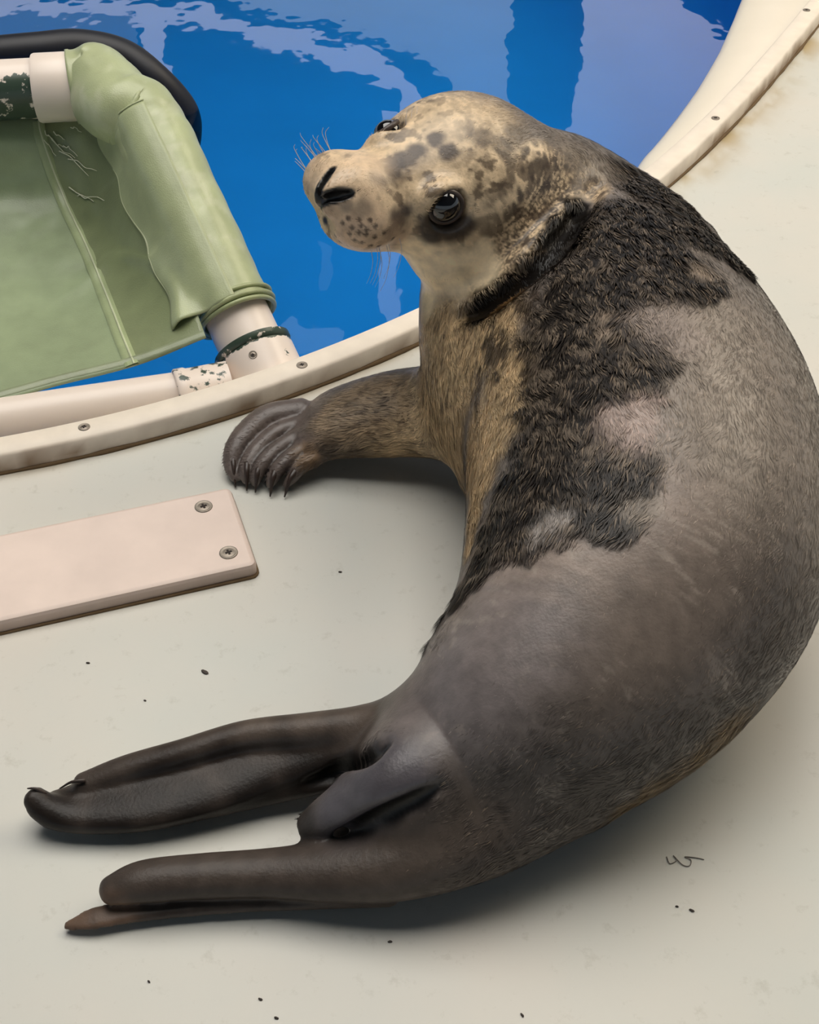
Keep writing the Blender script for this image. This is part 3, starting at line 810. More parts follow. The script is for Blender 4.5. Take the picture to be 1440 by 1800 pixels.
# head: a frame of its own (F nose-wards, L towards the near eye, U crown-wards), measured in head pixels
HZ = 0.285; HS = mpp(730, 292, HZ); HO = at(730, 292, HZ)
camR = np.array([1.0, 0, 0]); camU = np.array([0, SP, CP]); camB = np.array([0, -CP, SP])
def camv(x, y, z): return x * camR + y * camU + z * camB
HL = unit(camv(110, -155, 70)); HF = camv(-135, -48, 106); HF = unit(HF - HL * np.dot(HF, HL)); HU = np.cross(HF, HL)
if HU[2] < 0: HU = -HU
HR = np.array([HF, HL, HU])
def hp(a, b_, c): return HO + (a * HF + b_ * HL + c * HU) * HS
def hell(a, b_, c, rf, rl, ru, k): return add(Ell(hp(a, b_, c), np.array([rf, rl, ru]) * HS, HR), k)
hell(-150, 0, -58, 185, 172, 152, 0.012)           # cranium
hell(-35, 0, -62, 120, 122, 92, 0.02)             # face at the eyes
hell(-118, 88, -120, 120, 104, 98, 0.012)          # cheeks
hell(-125, -78, -120, 112, 98, 92, 0.02)
add(Sweep([hp(-30, 0, -45), hp(60, 0, -36), hp(130, 0, -30), hp(165, 0, -36)], np.array([84, 64, 48, 30]) * HS, np.array([60, 50, 42, 30]) * HS, side=HL), 0.02)   # bridge and nose
hell(108, 42, -66, 66, 54, 52, 0.014)             # whisker pads
hell(112, -52, -64, 64, 56, 54, 0.014)
hell(50, 0, -112, 105, 68, 48, 0.016)             # lower jaw
hell(168, 0, -48, 24, 28, 22, 0.008)              # nose pad
NEYE = hp(-2, 94, -6); FEYE = hp(6, -80, 2)
for E_, sgn in ((NEYE, 1), (FEYE, -1)):
    add(Ell(E_ - HL * sgn * 12 * HS - HU * (0 if sgn > 0 else 10) * HS, np.array([50, 30, 42]) * HS, HR), 0.008)     # brow round the eye
    sub(Ell(E_ + HL * sgn * 12 * HS + HU * (0 if sgn > 0 else 8) * HS, 34 * HS), 0.006)
for sgn in (1, -1):                               # nostril slits, a V that closes downwards
    sub(Sweep([hp(196, 2 * sgn, -52), hp(190, 9 * sgn, -36), hp(178, 19 * sgn, -22), hp(160, 28 * sgn, -12)], np.array([4, 6, 8, 5]) * HS, np.array([10, 12, 13, 8]) * HS, side=HL), 0.002)
sub(Sweep([hp(192, 0, -62), hp(186, 0, -84), hp(170, 0, -100)], np.array([4, 4, 4]) * HS, np.array([12, 12, 12]) * HS, side=HL), 0.003)

def hit(px, py):
    """where the line of sight through that pixel first meets the seal: used to find marks on the animal in 3-D"""
    r = unit(ray(px, py)); p = np.array([0, 0, CAMH])
    T = np.arange(0.35, 1.7, 0.003); D = field(p + T[:, None] * r)
    i = np.argmax(D < 0)
    if D[i] >= 0: return at(px, py, 0.02)
    return p + T[i] * r
# the deep fold between cheek and shoulder: a shallow scoop, then a pocket running in under the cheek
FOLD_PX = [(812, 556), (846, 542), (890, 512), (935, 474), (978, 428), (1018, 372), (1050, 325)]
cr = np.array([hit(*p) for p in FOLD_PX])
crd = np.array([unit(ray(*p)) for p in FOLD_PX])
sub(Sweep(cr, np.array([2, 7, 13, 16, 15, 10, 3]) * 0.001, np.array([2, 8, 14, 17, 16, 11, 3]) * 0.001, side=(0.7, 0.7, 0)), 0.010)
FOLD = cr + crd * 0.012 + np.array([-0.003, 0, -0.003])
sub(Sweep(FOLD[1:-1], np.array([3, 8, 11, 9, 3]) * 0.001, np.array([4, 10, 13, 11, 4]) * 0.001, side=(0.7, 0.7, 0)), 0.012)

# creases either side of the tail
for px_, r_ in (([(545, 1376), (600, 1354), (645, 1332), (680, 1308)], [2, 6, 6, 2]), ([(600, 1462), (665, 1438), (725, 1412), (775, 1382)], [2, 6, 6, 2])):
    cq = np.array([hit(*q_) for q_ in px_])
    sub(Sweep(cq, np.array(r_) * 0.001, np.array(r_) * 0.0012), 0.008)

# ---- mesh it: coarse pass, then a fine band, then surface nets
HGRID = 0.0019
def build_body():
    lo = np.array([1e9] * 3); hi = -lo
    for p, k, s in SDF:
        if s < 0: continue
        a, b_ = p.bbox(0.012); lo = np.minimum(lo, a); hi = np.maximum(hi, b_)
    lo[2] = -0.006
    M = 4; H = HGRID * M
    nc = np.ceil((hi - lo) / H).astype(int) + 2
    g = [lo[i] + np.arange(nc[i]) * H for i in range(3)]
    G = np.stack(np.meshgrid(*g, indexing='ij'), -1).reshape(-1, 3)
    D = field(G).reshape(nc)
    nf = (nc - 1) * M + 1
    # cells whose corners are near the surface
    near = np.abs(D) < H * 1.15
    cell = np.zeros(nc - 1, bool)
    for a in (0, 1):
        for b_ in (0, 1):
            for c in (0, 1):
                cell |= near[a:nc[0] - 1 + a, b_:nc[1] - 1 + b_, c:nc[2] - 1 + c]
    fine = np.repeat(np.repeat(np.repeat(D[:-1, :-1, :-1], M, 0), M, 1), M, 2).astype(np.float32)
    act = np.repeat(np.repeat(np.repeat(cell, M, 0), M, 1), M, 2)
    idx = np.argwhere(act)
    fine[act] = field(lo + idx * HGRID)
    s = fine < 0
    n = np.array(fine.shape)
    # surface nets
    cnt = np.zeros(n - 1, np.int8)
    for a in (0, 1):
        for b_ in (0, 1):
            for c in (0, 1):
                cnt += s[a:n[0] - 1 + a, b_:n[1] - 1 + b_, c:n[2] - 1 + c]
    surf = (cnt > 0) & (cnt < 8)
    ci = np.argwhere(surf)
    vid = np.full(n - 1, -1, np.int64); vid[surf] = np.arange(len(ci))
    acc = np.zeros((len(ci), 3)); num = np.zeros(len(ci))
    corners = [(a, b_, c) for a in (0, 1) for b_ in (0, 1) for c in (0, 1)]
    val = {c: fine[ci[:, 0] + c[0], ci[:, 1] + c[1], ci[:, 2] + c[2]] for c in corners}
    for c in corners:
        for ax in range(3):
            if c[ax] == 0:
                d = list(c); d[ax] = 1; d = tuple(d)
                v0, v1 = val[c], val[d]
                m = (v0 < 0) != (v1 < 0)
                t = np.where(m, v0 / np.where(m, v0 - v1, 1), 0)
                pt = np.tile(np.array(c, float), (len(ci), 1)); pt[:, ax] = t
                acc[m] += pt[m]; num[m] += 1
    V = lo + (ci + acc / num[:, None]) * HGRID
    quads = []
    for ax in range(3):
        b1, b2 = (ax + 1) % 3, (ax + 2) % 3
        sl0 = [slice(None)] * 3; sl1 = [slice(None)] * 3
        sl0[ax] = slice(0, n[ax] - 1); sl1[ax] = slice(1, n[ax])
        e0 = s[tuple(sl0)]; e1 = s[tuple(sl1)]
        ch = np.argwhere(e0 != e1)
        ch = ch[(ch[:, b1] > 0) & (ch[:, b2] > 0) & (ch[:, b1] < n[b1] - 1) & (ch[:, b2] < n[b2] - 1)]
        flip = e0[tuple(ch.T)]
        def vv(d1, d2):
            q = ch.copy(); q[:, b1] -= d1; q[:, b2] -= d2
            return vid[tuple(q.T)]
        Q = np.stack([vv(1, 1), vv(0, 1), vv(0, 0), vv(1, 0)], -1)
        Q[~flip] = Q[~flip][:, ::-1]
        quads.append(Q)
    Q = np.vstack(quads); Q = Q[(Q >= 0).all(1)]
    # keep the biggest connected shape only is not needed: limbs all join
    # relax a little, keeping to the surface
    for it in range(2):
        S = np.zeros_like(V); C = np.zeros(len(V))
        for a, b_ in ((0, 1), (1, 2), (2, 3), (3, 0)):
            for i_, j_ in ((Q[:, a], Q[:, b_]), (Q[:, b_], Q[:, a])):
                C += np.bincount(i_, minlength=len(V))
                for x_ in range(3): S[:, x_] += np.bincount(i_, V[j_, x_], len(V))
        V = V * 0.5 + 0.5 * S / C[:, None]
    return V, Q
BV, BQ = build_body()
def vnormals(V, Q):
    n = np.cross(V[Q[:, 2]] - V[Q[:, 0]], V[Q[:, 3]] - V[Q[:, 1]])
    R = np.zeros_like(V)
    for k in range(4):
        for x_ in range(3): R[:, x_] += np.bincount(Q[:, k], n[:, x_], len(V))
    return unit(R)
BN = vnormals(BV, BQ)
# ---- coat colours, with some sheen and shade, painted on the body in 3-D -------------------------
_d = BV - np.array([0, 0, CAMH]); _z = _d @ np.array([0, CP, -SP])
_x = 720 + FPX * _d[:, 0] / _z; _y = 900 - FPX * (_d @ np.array([0, SP, CP])) / _z
_ff = ((BN * _d).sum(1) < 0).nonzero()[0]; _fx = _x[_ff]; _fy = _y[_ff]; _fz = _z[_ff]
def hit(px, py):
    """the point on the finished body seen along that line of sight"""
    e = (_fx - px) ** 2 + (_fy - py) ** 2
    m = (e < 36).nonzero()[0]
    if len(m) == 0: return BV[_ff[np.argmin(e)]]
    zm = _fz[m].min(); m = m[_fz[m] < zm + 0.015]
    return BV[_ff[m[np.argmin(e[m])]]]
def flow_field(P):
    """unit direction in which the coat lies at P (nose towards tail)"""
    W = 0; S = 0
    hd = np.array([hp(a, 0, -60) for a in (150, 90, 30, -40, -110, -170)])
    for C, T, R in ((BODY.c[::7], -BODY.T[::7], BODY.ru[::7]), (CHEST.c[::3], CHEST.T[::3], CHEST.ru[::3]), (ARM.c[::3], ARM.T[::3], ARM.ru[::3]),
                    (HF1.c[::3], HF1.T[::3], HF1.ru[::3]), (HF2.c[::3], HF2.T[::3], HF2.ru[::3]),
                    (hd, np.tile(-HF, (6, 1)), np.array([60, 75, 100, 140, 150, 150]) * HS)):
        for c, t, r in zip(C, T, R):
            d = np.linalg.norm(P - c, axis=1) - r
            w = np.exp(-np.clip(d + 0.03, 0, 1) / 0.008) + 1e-9
            S = S + w[:, None] * t; W = W + w
    return unit(S / W[:, None])
def worley(P, freq, seed=0):
    Q = P * freq + 500.0; I = np.floor(Q).astype(np.int64); best = np.full(len(P), 9.0)
    for a in (-1, 0, 1):
        for b_ in (-1, 0, 1):
            for c in (-1, 0, 1):
                J = I + np.array([a, b_, c])
                f = np.stack([J[:, k] + _h(J[:, 0], J[:, 1], J[:, 2], seed + k * 13) for k in range(3)], 1)
                best = np.minimum(best, ((Q - f) ** 2).sum(1))
    return np.sqrt(best)
FLOW = flow_field(BV)
FT = unit(FLOW - BN * (FLOW * BN).sum(1)[:, None])
# coordinates squeezed along the lie of the coat, for streaky noise
def streak(P, T, amt=0.75): return P - amt * (P * T).sum(1)[:, None] * T
PS = streak(BV, FT)
n_hi = fbm(PS, 170, 2, 1); n_mid = fbm(PS, 70, 3, 2); n_lo = fbm(BV, 22, 3, 3); n_iso = fbm(BV, 100, 3, 9)
COLR = np.tile(np.array(srgb(112, 103, 96)), (len(BV), 1))
HAIR = np.full(len(BV), 0.35)             # how shaggy: 0 none, 1 long wet clumps
def blob(pts, rad, rgb, amt=1.0, soft=0.5, noise=None, namp=0.0, hair=None, zmax=None):
    """paint round the given marks; pts list of pixels used to find points on the animal"""
    global COLR, HAIR
    d = np.full(len(BV), 9.0)
    for i, p in enumerate(pts):
        c = hit(*p[:2]); r = p[2] if len(p) > 2 else rad
        d = np.minimum(d, np.linalg.norm(BV - c, axis=1) / r)
    if noise is not None: d = d + (noise - 0.5) * namp
    w = amt * (1 - sstep(1 - soft, 1 + soft, d))
    COLR = COLR * (1 - w[:, None]) + np.array(srgb(*rgb)) * w[:, None]
    if hair is not None: HAIR = HAIR * (1 - w) + hair * w
    return w
def field_mask(sw, margin):
    d = np.full(len(BV), 9.0)
    for s in sw:
        for i in range(len(s.c)):
            q = BV - s.c[i]
            k = np.sqrt(((q @ s.e1[i]) / (s.ru[i] + margin)) ** 2 + ((q @ s.e2[i]) / (s.rv[i] + margin)) ** 2 + ((q @ s.T[i]) / 0.02) ** 2)
            d = np.minimum(d, k)
    return d
def mixc(w, rgb, hair=None):
    global COLR, HAIR
    COLR = COLR * (1 - w[:, None]) + np.array(srgb(*rgb)) * w[:, None]
    if hair is not None: HAIR = HAIR * (1 - w) + hair * w
# broad tones of the back, with sheen and shade painted in
blob([(1330, 640), (1360, 800), (1240, 600), (1280, 720)], 0.09, (142, 130, 118), 0.75, 0.6, n_mid, 0.5)  # lit sheen along the back painted lighter
blob([(1120, 1010), (1060, 1040), (1000, 1030)], 0.075, (196, 175, 160), 0.85, 0.6, n_mid, 0.5, 0.14)  # wet highlight on the flank painted pale
blob([(1050, 1230), (1180, 1180), (1250, 1120), (1000, 1330), (900, 1370)], 0.10, (70, 63, 57), 0.75, 0.6, n_mid, 0.6)  # shade on the lower flank painted dark
blob([(880, 1130), (830, 1180), (760, 1220)], 0.05, (128, 119, 118), 0.7, 0.6, n_mid, 0.5, 0.08)
# pale flecks on the flank
fl = sstep(0.62, 0.72, fbm(streak(BV, FT, 0.6), 150, 2, 31)) * sstep(0.42, 0.58, n_lo) * 0.38
mixc(fl, (168, 156, 144))
# hind limbs
hl = field_mask([HF1, HF1B, HF1C, HF2, HF2B], 0.008)
mixc((1 - sstep(0.8, 1.6, hl)) * 0.9 * sstep(0.0, 1, 1 - sstep(at(760, 1330, .05)[0] - 0.06, at(760, 1330, .05)[0] + 0.06, BV[:, 0])), (66, 57, 51), 0.0)
blob([(90, 1425), (200, 1430), (330, 1415), (440, 1385), (540, 1360), (270, 1400)], 0.022, (30, 25, 22), 0.9, 0.6, n_iso, 0.3, 0.0)
blob([(400, 1325), (300, 1345)], 0.016, (44, 36, 31), 0.7, 0.5, n_iso, 0.3, 0.0)
blob([(620, 1265), (540, 1275), (450, 1285)], 0.016, (100, 88, 79), 0.6, 0.6, n_mid, 0.3, 0.0)
blob([(830, 1520), (700, 1540)], 0.04, (84, 74, 66), 0.6, 0.6, n_mid, 0.4)
blob([(130, 1622), (200, 1608)], 0.016, (112, 90, 74), 0.8, 0.5, n_iso, 0.3, 0.0)
blob([(640, 1385), (600, 1410), (690, 1360)], 0.026, (84, 80, 86), 0.85, 0.5, None, 0, 0.0)
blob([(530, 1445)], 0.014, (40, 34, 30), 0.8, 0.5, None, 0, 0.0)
blob([(590, 1356), (625, 1342), (655, 1325), (640, 1448), (690, 1428), (740, 1402)], 0.009, (26, 21, 19), 0.85, 0.6, n_iso, 0.3, 0.0)  # shade in the creases beside the tail painted dark
# yellowish fringe low on the outer flank
blob([(1290, 1290), (1240, 1330), (1180, 1375), (1120, 1415)], 0.022, (150, 124, 88), 0.75, 0.6, n_hi, 1.2, 0.7)
# chest, arm and belly edge: tan
blob([(800, 640, .05), (760, 700, .05), (780, 760, .05), (850, 760, .045), (845, 830, .026), (832, 900, .016), (826, 950, .012), (700, 740, .05), (760, 600, .04), (860, 590, .04), (890, 650, .035), (900, 710, .03), (820, 570, .02)], 0.05, (200, 172, 132), 0.95, 0.35, n_mid, 0.6, 0.6)
blob([(640, 720), (600, 740), (680, 700)], 0.035, (162, 140, 113), 0.9, 0.5, n_mid, 0.5, 0.5)
blob([(480, 745), (430, 790), (530, 720), (500, 800)], 0.034, (100, 88, 82), 0.95, 0.4, n_mid, 0.5, 0.15)
blob([(585, 795), (640, 800), (560, 815)], 0.015, (60, 48, 40), 0.7, 0.6, n_hi, 0.8, 0.6)
blob([(540, 800)], 0.012, (150, 122, 92), 0.7, 0.6, n_mid, 0.5, 0.5)
for A_, B_ in zip(DIGS[:-1], DIGS[1:]):
    d = np.full(len(BV), 9.0)
    for f in np.linspace(0.25, 0.95, 24):
        i = int(f * (len(A_.c) - 1)); c = (A_.c[i] + B_.c[i]) / 2
        d = np.minimum(d, np.linalg.norm((BV - c) * np.array([1, 1, 0.35]), axis=1))
    mixc((1 - sstep(0.0010, 0.0045, d + (n_hi - 0.5) * 0.004)) * 0.75, (48, 38, 33))
dk = sstep(0.60, 0.68, fbm(PS, 95, 2, 41))
tanw = blob([(800, 640), (860, 620), (780, 560), (900, 600)], 0.05, (88, 68, 46), 0.0)
near_ch = 1 - sstep(0.6, 1.3, np.min([np.linalg.norm(BV - hit(*p), axis=1) / 0.055 for p in [(800, 620), (760, 690), (870, 640), (700, 740), (880, 590)]], axis=0))
mixc(dk * near_ch * 0.8, (66, 50, 36))
up_ch = 1 - sstep(0.6, 1.2, np.min([np.linalg.norm(BV - hit(*p), axis=1) / 0.035 for p in [(870, 590), (910, 620), (930, 670), (900, 570)]], axis=0))
mixc(sstep(0.45, 0.55, fbm(PS, 80, 2, 43)) * up_ch * 0.85, (50, 40, 32))
# the dark shaggy saddle over neck and shoulder
SAD = [(1110, 310, .030), (1160, 340, .035), (1220, 400, .036), (1290, 455, .022), (1090, 400, .05), (1050, 500, .05), (1140, 470, .05), (1220, 490, .026), (1000, 570, .045),
       (1090, 600, .045), (1010, 680, .05), (1100, 670, .03), (1000, 760, .052), (985, 840, .048), (1075, 830, .034), (920, 870, .036), (1090, 890, .022), (880, 930, .028), (935, 930, .020), (850, 985, .018), (815, 1035, .013), (780, 1080, .008), (745, 1125, .006)]
wsad = blob(SAD, 0.04, (25, 21, 19), 0.97, 0.22, n_mid * 0.6 + n_hi * 0.4, 1.1, 1.0)
# pale streaks inside the saddle
sm = (wsad > 0.05).nonzero()[0]; ws = np.zeros(len(BV)); ws[sm] = worley(streak(BV[sm], FT[sm], 0.62), 95, 15)
ps = np.maximum(sstep(0.56, 0.66, n_hi), sstep(0.62, 0.85, ws) * 0.6) * wsad
mixc(ps * 0.5, (142, 127, 111))
blob([(1110, 735, .022), (1130, 700, .014), (1085, 720, .014)], 0.02, (176, 156, 146), 0.85, 0.5, n_hi, 1.0, 0.35)  # highlight on the shoulder painted pale
blob([(1170, 560, .026), (1200, 590, .02)], 0.02, (146, 133, 124), 0.8, 0.5, n_hi, 1.0, 0.35)
blob([(980, 900, .012), (945, 922, .009)], 0.02, (172, 163, 156), 0.85, 0.4, n_hi, 1.6, 0.3)
blob([(1130, 880, .012)], 0.02, (150, 138, 125), 0.8, 0.5, n_hi, 0.8, 0.3)
blob([(1230, 470, .012), (1060, 575, .008), (1065, 545, .007)], 0.02, (150, 134, 118), 0.8, 0.5, n_hi, 0.8, 0.6)
# head ---------------------------------------------------------------
q = (BV - HO) @ HR.T / HS
hd = np.sqrt(((q[:, 0] + 70) / 290) ** 2 + (q[:, 1] / 200) ** 2 + ((q[:, 2] + 70) / 185) ** 2)
cre = np.min([np.linalg.norm(BV - hit(*p), axis=1) for p in [(905, 520), (950, 480), (995, 430), (1035, 375), (865, 550)]], axis=0)
nape_d = np.min([np.linalg.norm(BV - hit(*p), axis=1) / 0.03 for p in [(950, 310), (930, 370), (985, 340), (900, 430), (860, 470), (1010, 320)]], axis=0)
whd = np.maximum(1 - sstep(0.85, 1.0, hd), 1 - sstep(0.8, 1.2, nape_d)) * sstep(0.012, 0.024, cre + (n_iso - .5) * 0.02)
mixc(whd, (220, 194, 158), 0.16)
brow = sstep(0.50, 0.60, fbm(streak(BV, FT, 0.4), 85, 3, 51))
back = sstep(60, 200, -q[:, 0])
mixc(whd * brow * (0.25 + 0.35 * back), (104, 84, 66))
hm = (whd > 0.05).nonzero()[0]
wl = np.full(len(BV), 1.0); wl2 = wl.copy()
warp = BV[hm] + 0.011 * (np.stack([fbm(BV[hm], 75, 2, k) for k in (91, 92, 93)], 1) - 0.5)
wl[hm] = worley(streak(warp, FT[hm], 0.25), 70, 5); wl2[hm] = worley(streak(warp, FT[hm], 0.2), 125, 6)
spots = np.maximum(1 - sstep(0.32, 0.60, wl + 0.25 * (n_iso - 0.5)), 0.85 * (1 - sstep(0.30, 0.55, wl2 + 0.3 * (n_mid - 0.5))))
rear = sstep(0, 150, -q[:, 0] + 140 * (n_lo - 0.5))
mixc(whd * spots * (0.10 + 0.80 * rear), (50, 38, 31))
mixc(whd * sstep(0.60, 0.66, fbm(BV, 120, 2, 62)) * 0.75, (70, 55, 42))
blob([(1010, 270), (1050, 290), (985, 245)], 0.022, (112, 101, 90), 0.8, 0.5, n_mid, 0.6, 0.3)
blob([(800, 190), (850, 200), (780, 215)], 0.026, (214, 190, 156), 0.5, 0.6, n_mid, 0.8)
blob([(735, 265, .010), (712, 285, .011), (690, 300, .012), (668, 315, .009), (765, 245, .008), (790, 265, .008)], 0.011, (58, 43, 32), 0.95, 0.5, n_iso, 1.2)
blob([(700, 385, .010), (690, 410, .010), (712, 370, .007)], 0.011, (60, 46, 36), 0.92, 0.5, n_iso, 0.9)
blob([(880, 255), (905, 235), (850, 240)], 0.011, (66, 54, 44), 0.7, 0.5, n_iso, 1.2)
blob([(640, 340), (600, 320), (560, 310), (640, 285)], 0.02, (218, 190, 158), 0.75, 0.6, n_iso, 0.4, 0.15)
blob([(640, 410), (600, 400), (680, 430)], 0.022, (204, 174, 146), 0.75, 0.5, n_iso, 0.3, 0.1)
blob([(740, 480, .026), (790, 480, .024), (750, 520, .018), (840, 470, .018), (700, 460, .012), (735, 440, .016), (850, 440, .010)], 0.024, (246, 224, 186), 0.94, 0.4, n_iso, 0.4, 0.15)  # pale throat, lightened further to make up for its shadow
blob([(738, 560, .018), (745, 600, .018)], 0.02, (208, 182, 146), 0.8, 0.5, n_mid, 0.5, 0.3)
blob([(790, 405), (765, 410), (812, 395), (757, 385), (785, 350)], 0.0115, (50, 40, 35), 0.95, 0.4, n_iso, 0.3, 0.0)
blob([(640, 366, .008), (610, 362, .006)], 0.008, (110, 100, 88), 0.6, 0.5, n_iso, 0.3, 0.0)
# the fold behind the cheek, its dark fur and deep shade painted near-black
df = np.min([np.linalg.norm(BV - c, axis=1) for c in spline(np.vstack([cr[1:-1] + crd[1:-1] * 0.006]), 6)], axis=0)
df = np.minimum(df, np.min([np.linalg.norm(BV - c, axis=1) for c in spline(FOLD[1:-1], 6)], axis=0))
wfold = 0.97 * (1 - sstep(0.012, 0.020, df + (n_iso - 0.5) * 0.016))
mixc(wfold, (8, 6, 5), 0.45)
# nostrils, mouth and the dots on the whisker pad
for s_ in SDF:
    if s_[2] < 0 and isinstance(s_[0], Sweep):
        d = np.min(np.linalg.norm(BV[:, None, :][:0] if False else (BV[None] - s_[0].c[:, None]), axis=2) - np.maximum(s_[0].ru, s_[0].rv)[:, None] * (0.95 if len(s_[0].c) < 40 else 0.0), axis=0)
        if s_[0].ru.max() < 0.01: mixc(1 - sstep(0.0, 0.0016, d), (12, 9, 8), 0.0)
for x, y in [(601, 393), (612, 382), (630, 385), (650, 386), (620, 400), (634, 396), (646, 402), (661, 397), (615, 411), (630, 408), (643, 414), (659, 418), (624, 422), (638, 426), (652, 431), (666, 433), (691, 420), (590, 416), (598, 425), (676, 410)]:
    blob([(x, y)], 0.0021, (58, 44, 36), 0.85, 0.35)
HAIR *= sstep(0.006, 0.02, BV[:, 2])

me_b = mesh_fast('seal', BV, BQ)
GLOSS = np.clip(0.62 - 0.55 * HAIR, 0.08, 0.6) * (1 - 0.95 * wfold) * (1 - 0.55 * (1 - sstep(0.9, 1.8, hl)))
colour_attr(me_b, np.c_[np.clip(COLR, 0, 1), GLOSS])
coat = attr_mat('seal_coat', 0.38, 90, 0.18, 0.13, 420, 0.32)
_n = [n for n in coat.node_tree.nodes if n.bl_idname == 'ShaderNodeVertexColor'][0]
coat.node_tree.links.new(_n.outputs['Alpha'], coat.node_tree.nodes['Principled BSDF'].inputs['Specular IOR Level'])
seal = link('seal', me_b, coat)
SO = (float(at(1100, 1000, 0.12)[0]), float(at(1100, 1000, 0.12)[1]), 0.0)
set_origin(seal, SO)
tag(seal, 'young grey seal with dark shaggy shoulders lying curled on the deck', 'seal')

# ---- fur: short wet tufts lying along the body ------------------------
def make_fur(n):
    fc = BQ[rng.integers(0, len(BQ), n * 3)]
    hv = HAIR[fc].mean(1)
    keep = rng.random(len(fc)) < np.clip(hv * 1.4, 0, 1)
    fc = fc[keep][:n]; m = len(fc)
    w = rng.dirichlet((1, 1, 1, 1), m)
    root = (BV[fc] * w[..., None]).sum(1); nr = unit((BN[fc] * w[..., None]).sum(1)); fl_ = unit((FT[fc] * w[..., None]).sum(1))
    col = (COLR[fc] * w[..., None]).sum(1); hv = HAIR[fc].mean(1)
    side = np.cross(nr, fl_)
    # neighbouring tufts lean together into clumps
    lean = (fbm(root, 60, 2, 71) - 0.5) * 2.2 + (fbm(root, 150, 1, 72) - 0.5) * 1.6 + rng.normal(0, 0.15, m)
    lift = 0.06 + 0.34 * hv * (0.3 + 1.2 * fbm(root, 110, 2, 73)) + rng.random(m) * 0.06
    L = (0.0035 + 0.0095 * hv) * (0.6 + 0.8 * rng.random(m))
    d0 = unit(fl_ + nr * lift[:, None] + side * (lean * 0.35)[:, None])
    d1 = unit(fl_ + nr * (lift * 0.25)[:, None] + side * (lean * 0.8)[:, None])
    wd = (0.00032 + 0.00030 * hv) * (0.7 + 0.6 * rng.random(m))
    s_ = side * wd[:, None]
    root = root - nr * 0.0006
    mid = root + d0 * (L * 0.55)[:, None]; tip = mid + d1 * (L * 0.45)[:, None]
    V = np.stack([root - s_, root + s_, mid - s_ * 0.8, mid + s_ * 0.8, tip], 1).reshape(-1, 3)
    b0 = np.arange(m)[:, None] * 5
    F = np.vstack([b0 + np.array([0, 1, 3]), b0 + np.array([0, 3, 2]), b0 + np.array([2, 3, 4])])
    v = (0.72 + 0.62 * rng.random(m)) * (0.6 + 0.8 * fbm(root, 140, 2, 81))
    pale = (rng.random(m) < 0.10 * hv) & (col.mean(1) > 0.009)
    c = col * v[:, None]
    c[pale] = c[pale] * 0.5 + np.array(srgb(150, 132, 112)) * 0.5
    C = np.repeat(np.clip(c, 0, 1), 5, axis=0)
    me = mesh_fast('fur_coat', V, F, False); colour_attr(me, C)
    o = link('fur_coat', me, attr_mat('fur_hair', 0.45, 90, 0.1, 0.0, 100, 0.3), seal)
    o['kind'] = 'stuff'
    return o
make_fur(260000)

# ---- eyes, claws, whiskers ---------------------------------------------
m_eye, nt, b = mat_new('eye_black'); b.inputs['Base Color'].default_value = (0.006, 0.005, 0.005, 1); b.inputs['Roughness'].default_value = 0.06; b.inputs['Coat Weight'].default_value = 1.0
m_lid = simple('eyelid_skin', srgb(66, 54, 48), 0.4, 0.2, 300)
def eye(E_, sgn):
    out_ = unit(HL * sgn * 0.86 + HF * 0.38 + HU * (0.30 if sgn > 0 else 0.5))
    c = E_ - out_ * (4 if sgn > 0 else 0) * HS
    bm = bmesh.new(); bmesh.ops.create_uvsphere(bm, u_segments=32, v_segments=20, radius=(31 if sgn > 0 else 27) * HS, matrix=Matrix.Translation(Vector(c)))
    me = bpy.data.meshes.new('eye'); bm.to_mesh(me); bm.free(); me.shade_smooth(); me.materials.append(m_eye)
    e = link('eye', me, None, seal); e['label'] = 'glossy black eye'
    a1 = unit(np.cross(out_, HU)); a2 = np.cross(out_, a1)
    T_ = np.linspace(0, 2 * np.pi, 40)
    ringp = np.array([c + out_ * 11 * HS + (a1 * math.cos(t) * 30 + a2 * math.sin(t) * 28) * (1 if sgn > 0 else 0.86) * HS for t in T_])
    l = link('eyelid', tube_mesh('eyelid', ringp, 5.5 * HS, 8, False), m_lid, e)
    return e
eye(NEYE, 1); eye(FEYE, -1)
m_claw = simple('dark_claw', srgb(58, 46, 40), 0.35, 0.25, 200)
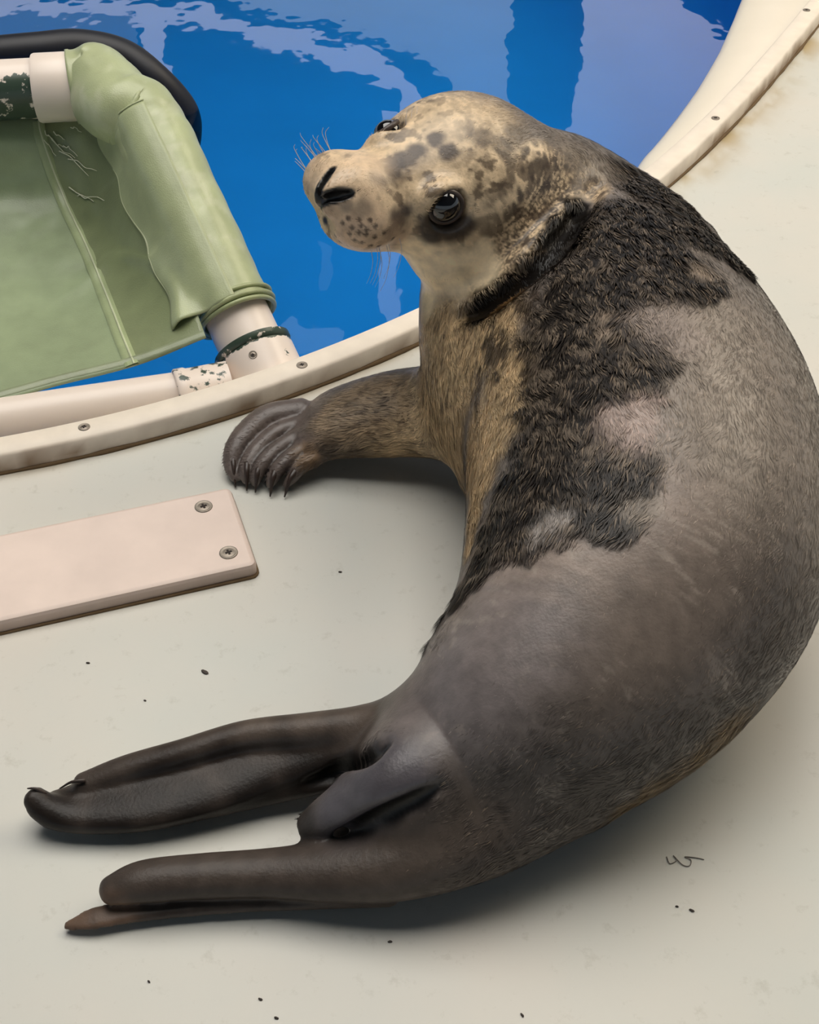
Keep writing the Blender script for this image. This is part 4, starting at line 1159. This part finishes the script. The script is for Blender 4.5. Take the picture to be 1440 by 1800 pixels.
for s_, tip in zip(DIGS, [(414, 857), (434, 863), (449, 866), (475, 873), (500, 874)]):
    p0 = s_.c[-9] + np.array([0, 0, 0.002]); p2 = at(tip[0], tip[1], 0.002); p1 = (p0 + p2) / 2 + np.array([0, 0, 0.005])
    P = spline(np.array([p0, p1, p2]), 5)
    link('claw', tube_mesh('claw', P, np.linspace(0.0042, 0.0007, len(P)), 8), m_claw, seal)
# small ridged claws on the hind flippers
for (x0, y0, z0, x1, y1, z1) in [(150, 1372, .028, 105, 1386, .022), (80, 1396, .026, 48, 1386, .032)]:
    P = spline(np.array([at(x0, y0, z0), (at(x0, y0, z0) + at(x1, y1, z1)) / 2 + np.array([0, 0, .003]), at(x1, y1, z1)]), 4)
    link('claw', tube_mesh('claw', P, np.linspace(0.0017, 0.0005, len(P)), 8), m_claw, seal)
m_wh = simple('whisker', srgb(206, 200, 205), 0.4, 0.1, 100)
def whisker(P, r=0.00045):
    P = spline(np.array(P), 8)
    return link('whisker', tube_mesh('whisker', P, np.linspace(r, r * 0.35, len(P)), 6), m_wh, seal)
wr = random.Random(3)
for i in range(16):                       # curling ones on the far pad
    a = 95 + wr.random() * 55; c = -95 + wr.random() * 50
    p = hp(a, -78 - wr.random() * 8, c); f = wr.uniform(10, 30); u = wr.uniform(5, 35)
    P = [p, p - HL * 25 * HS + HU * u * 0.5 * HS + HF * f * 0.4 * HS, p - HL * 38 * HS + HU * u * 1.2 * HS + HF * f * HS, p - HL * 30 * HS + HU * u * 1.9 * HS + HF * f * 1.5 * HS]
    whisker(P)
for i in range(7):                        # long ones hanging from the near pad
    a = 60 + wr.random() * 60; c = -100 + wr.random() * 30
    p = hp(a, 84, c); k_ = wr.uniform(0.7, 1.2)
    P = [p, p + (HL * 16 - HU * 30 - HF * 10) * HS * k_, p + (HL * 18 - HU * 75 - HF * 22) * HS * k_, p + (HL * 8 - HU * 120 - HF * 36) * HS * k_]
    whisker(P, 0.0003)
for i in range(3):                        # brow hairs over the far eye
    p = hp(-40 + 12 * i, -70, 25)
    whisker([p, p + (HU * 14 - HL * 8) * HS, p + (HU * 26 - HL * 20 - HF * 6) * HS], 0.0003)
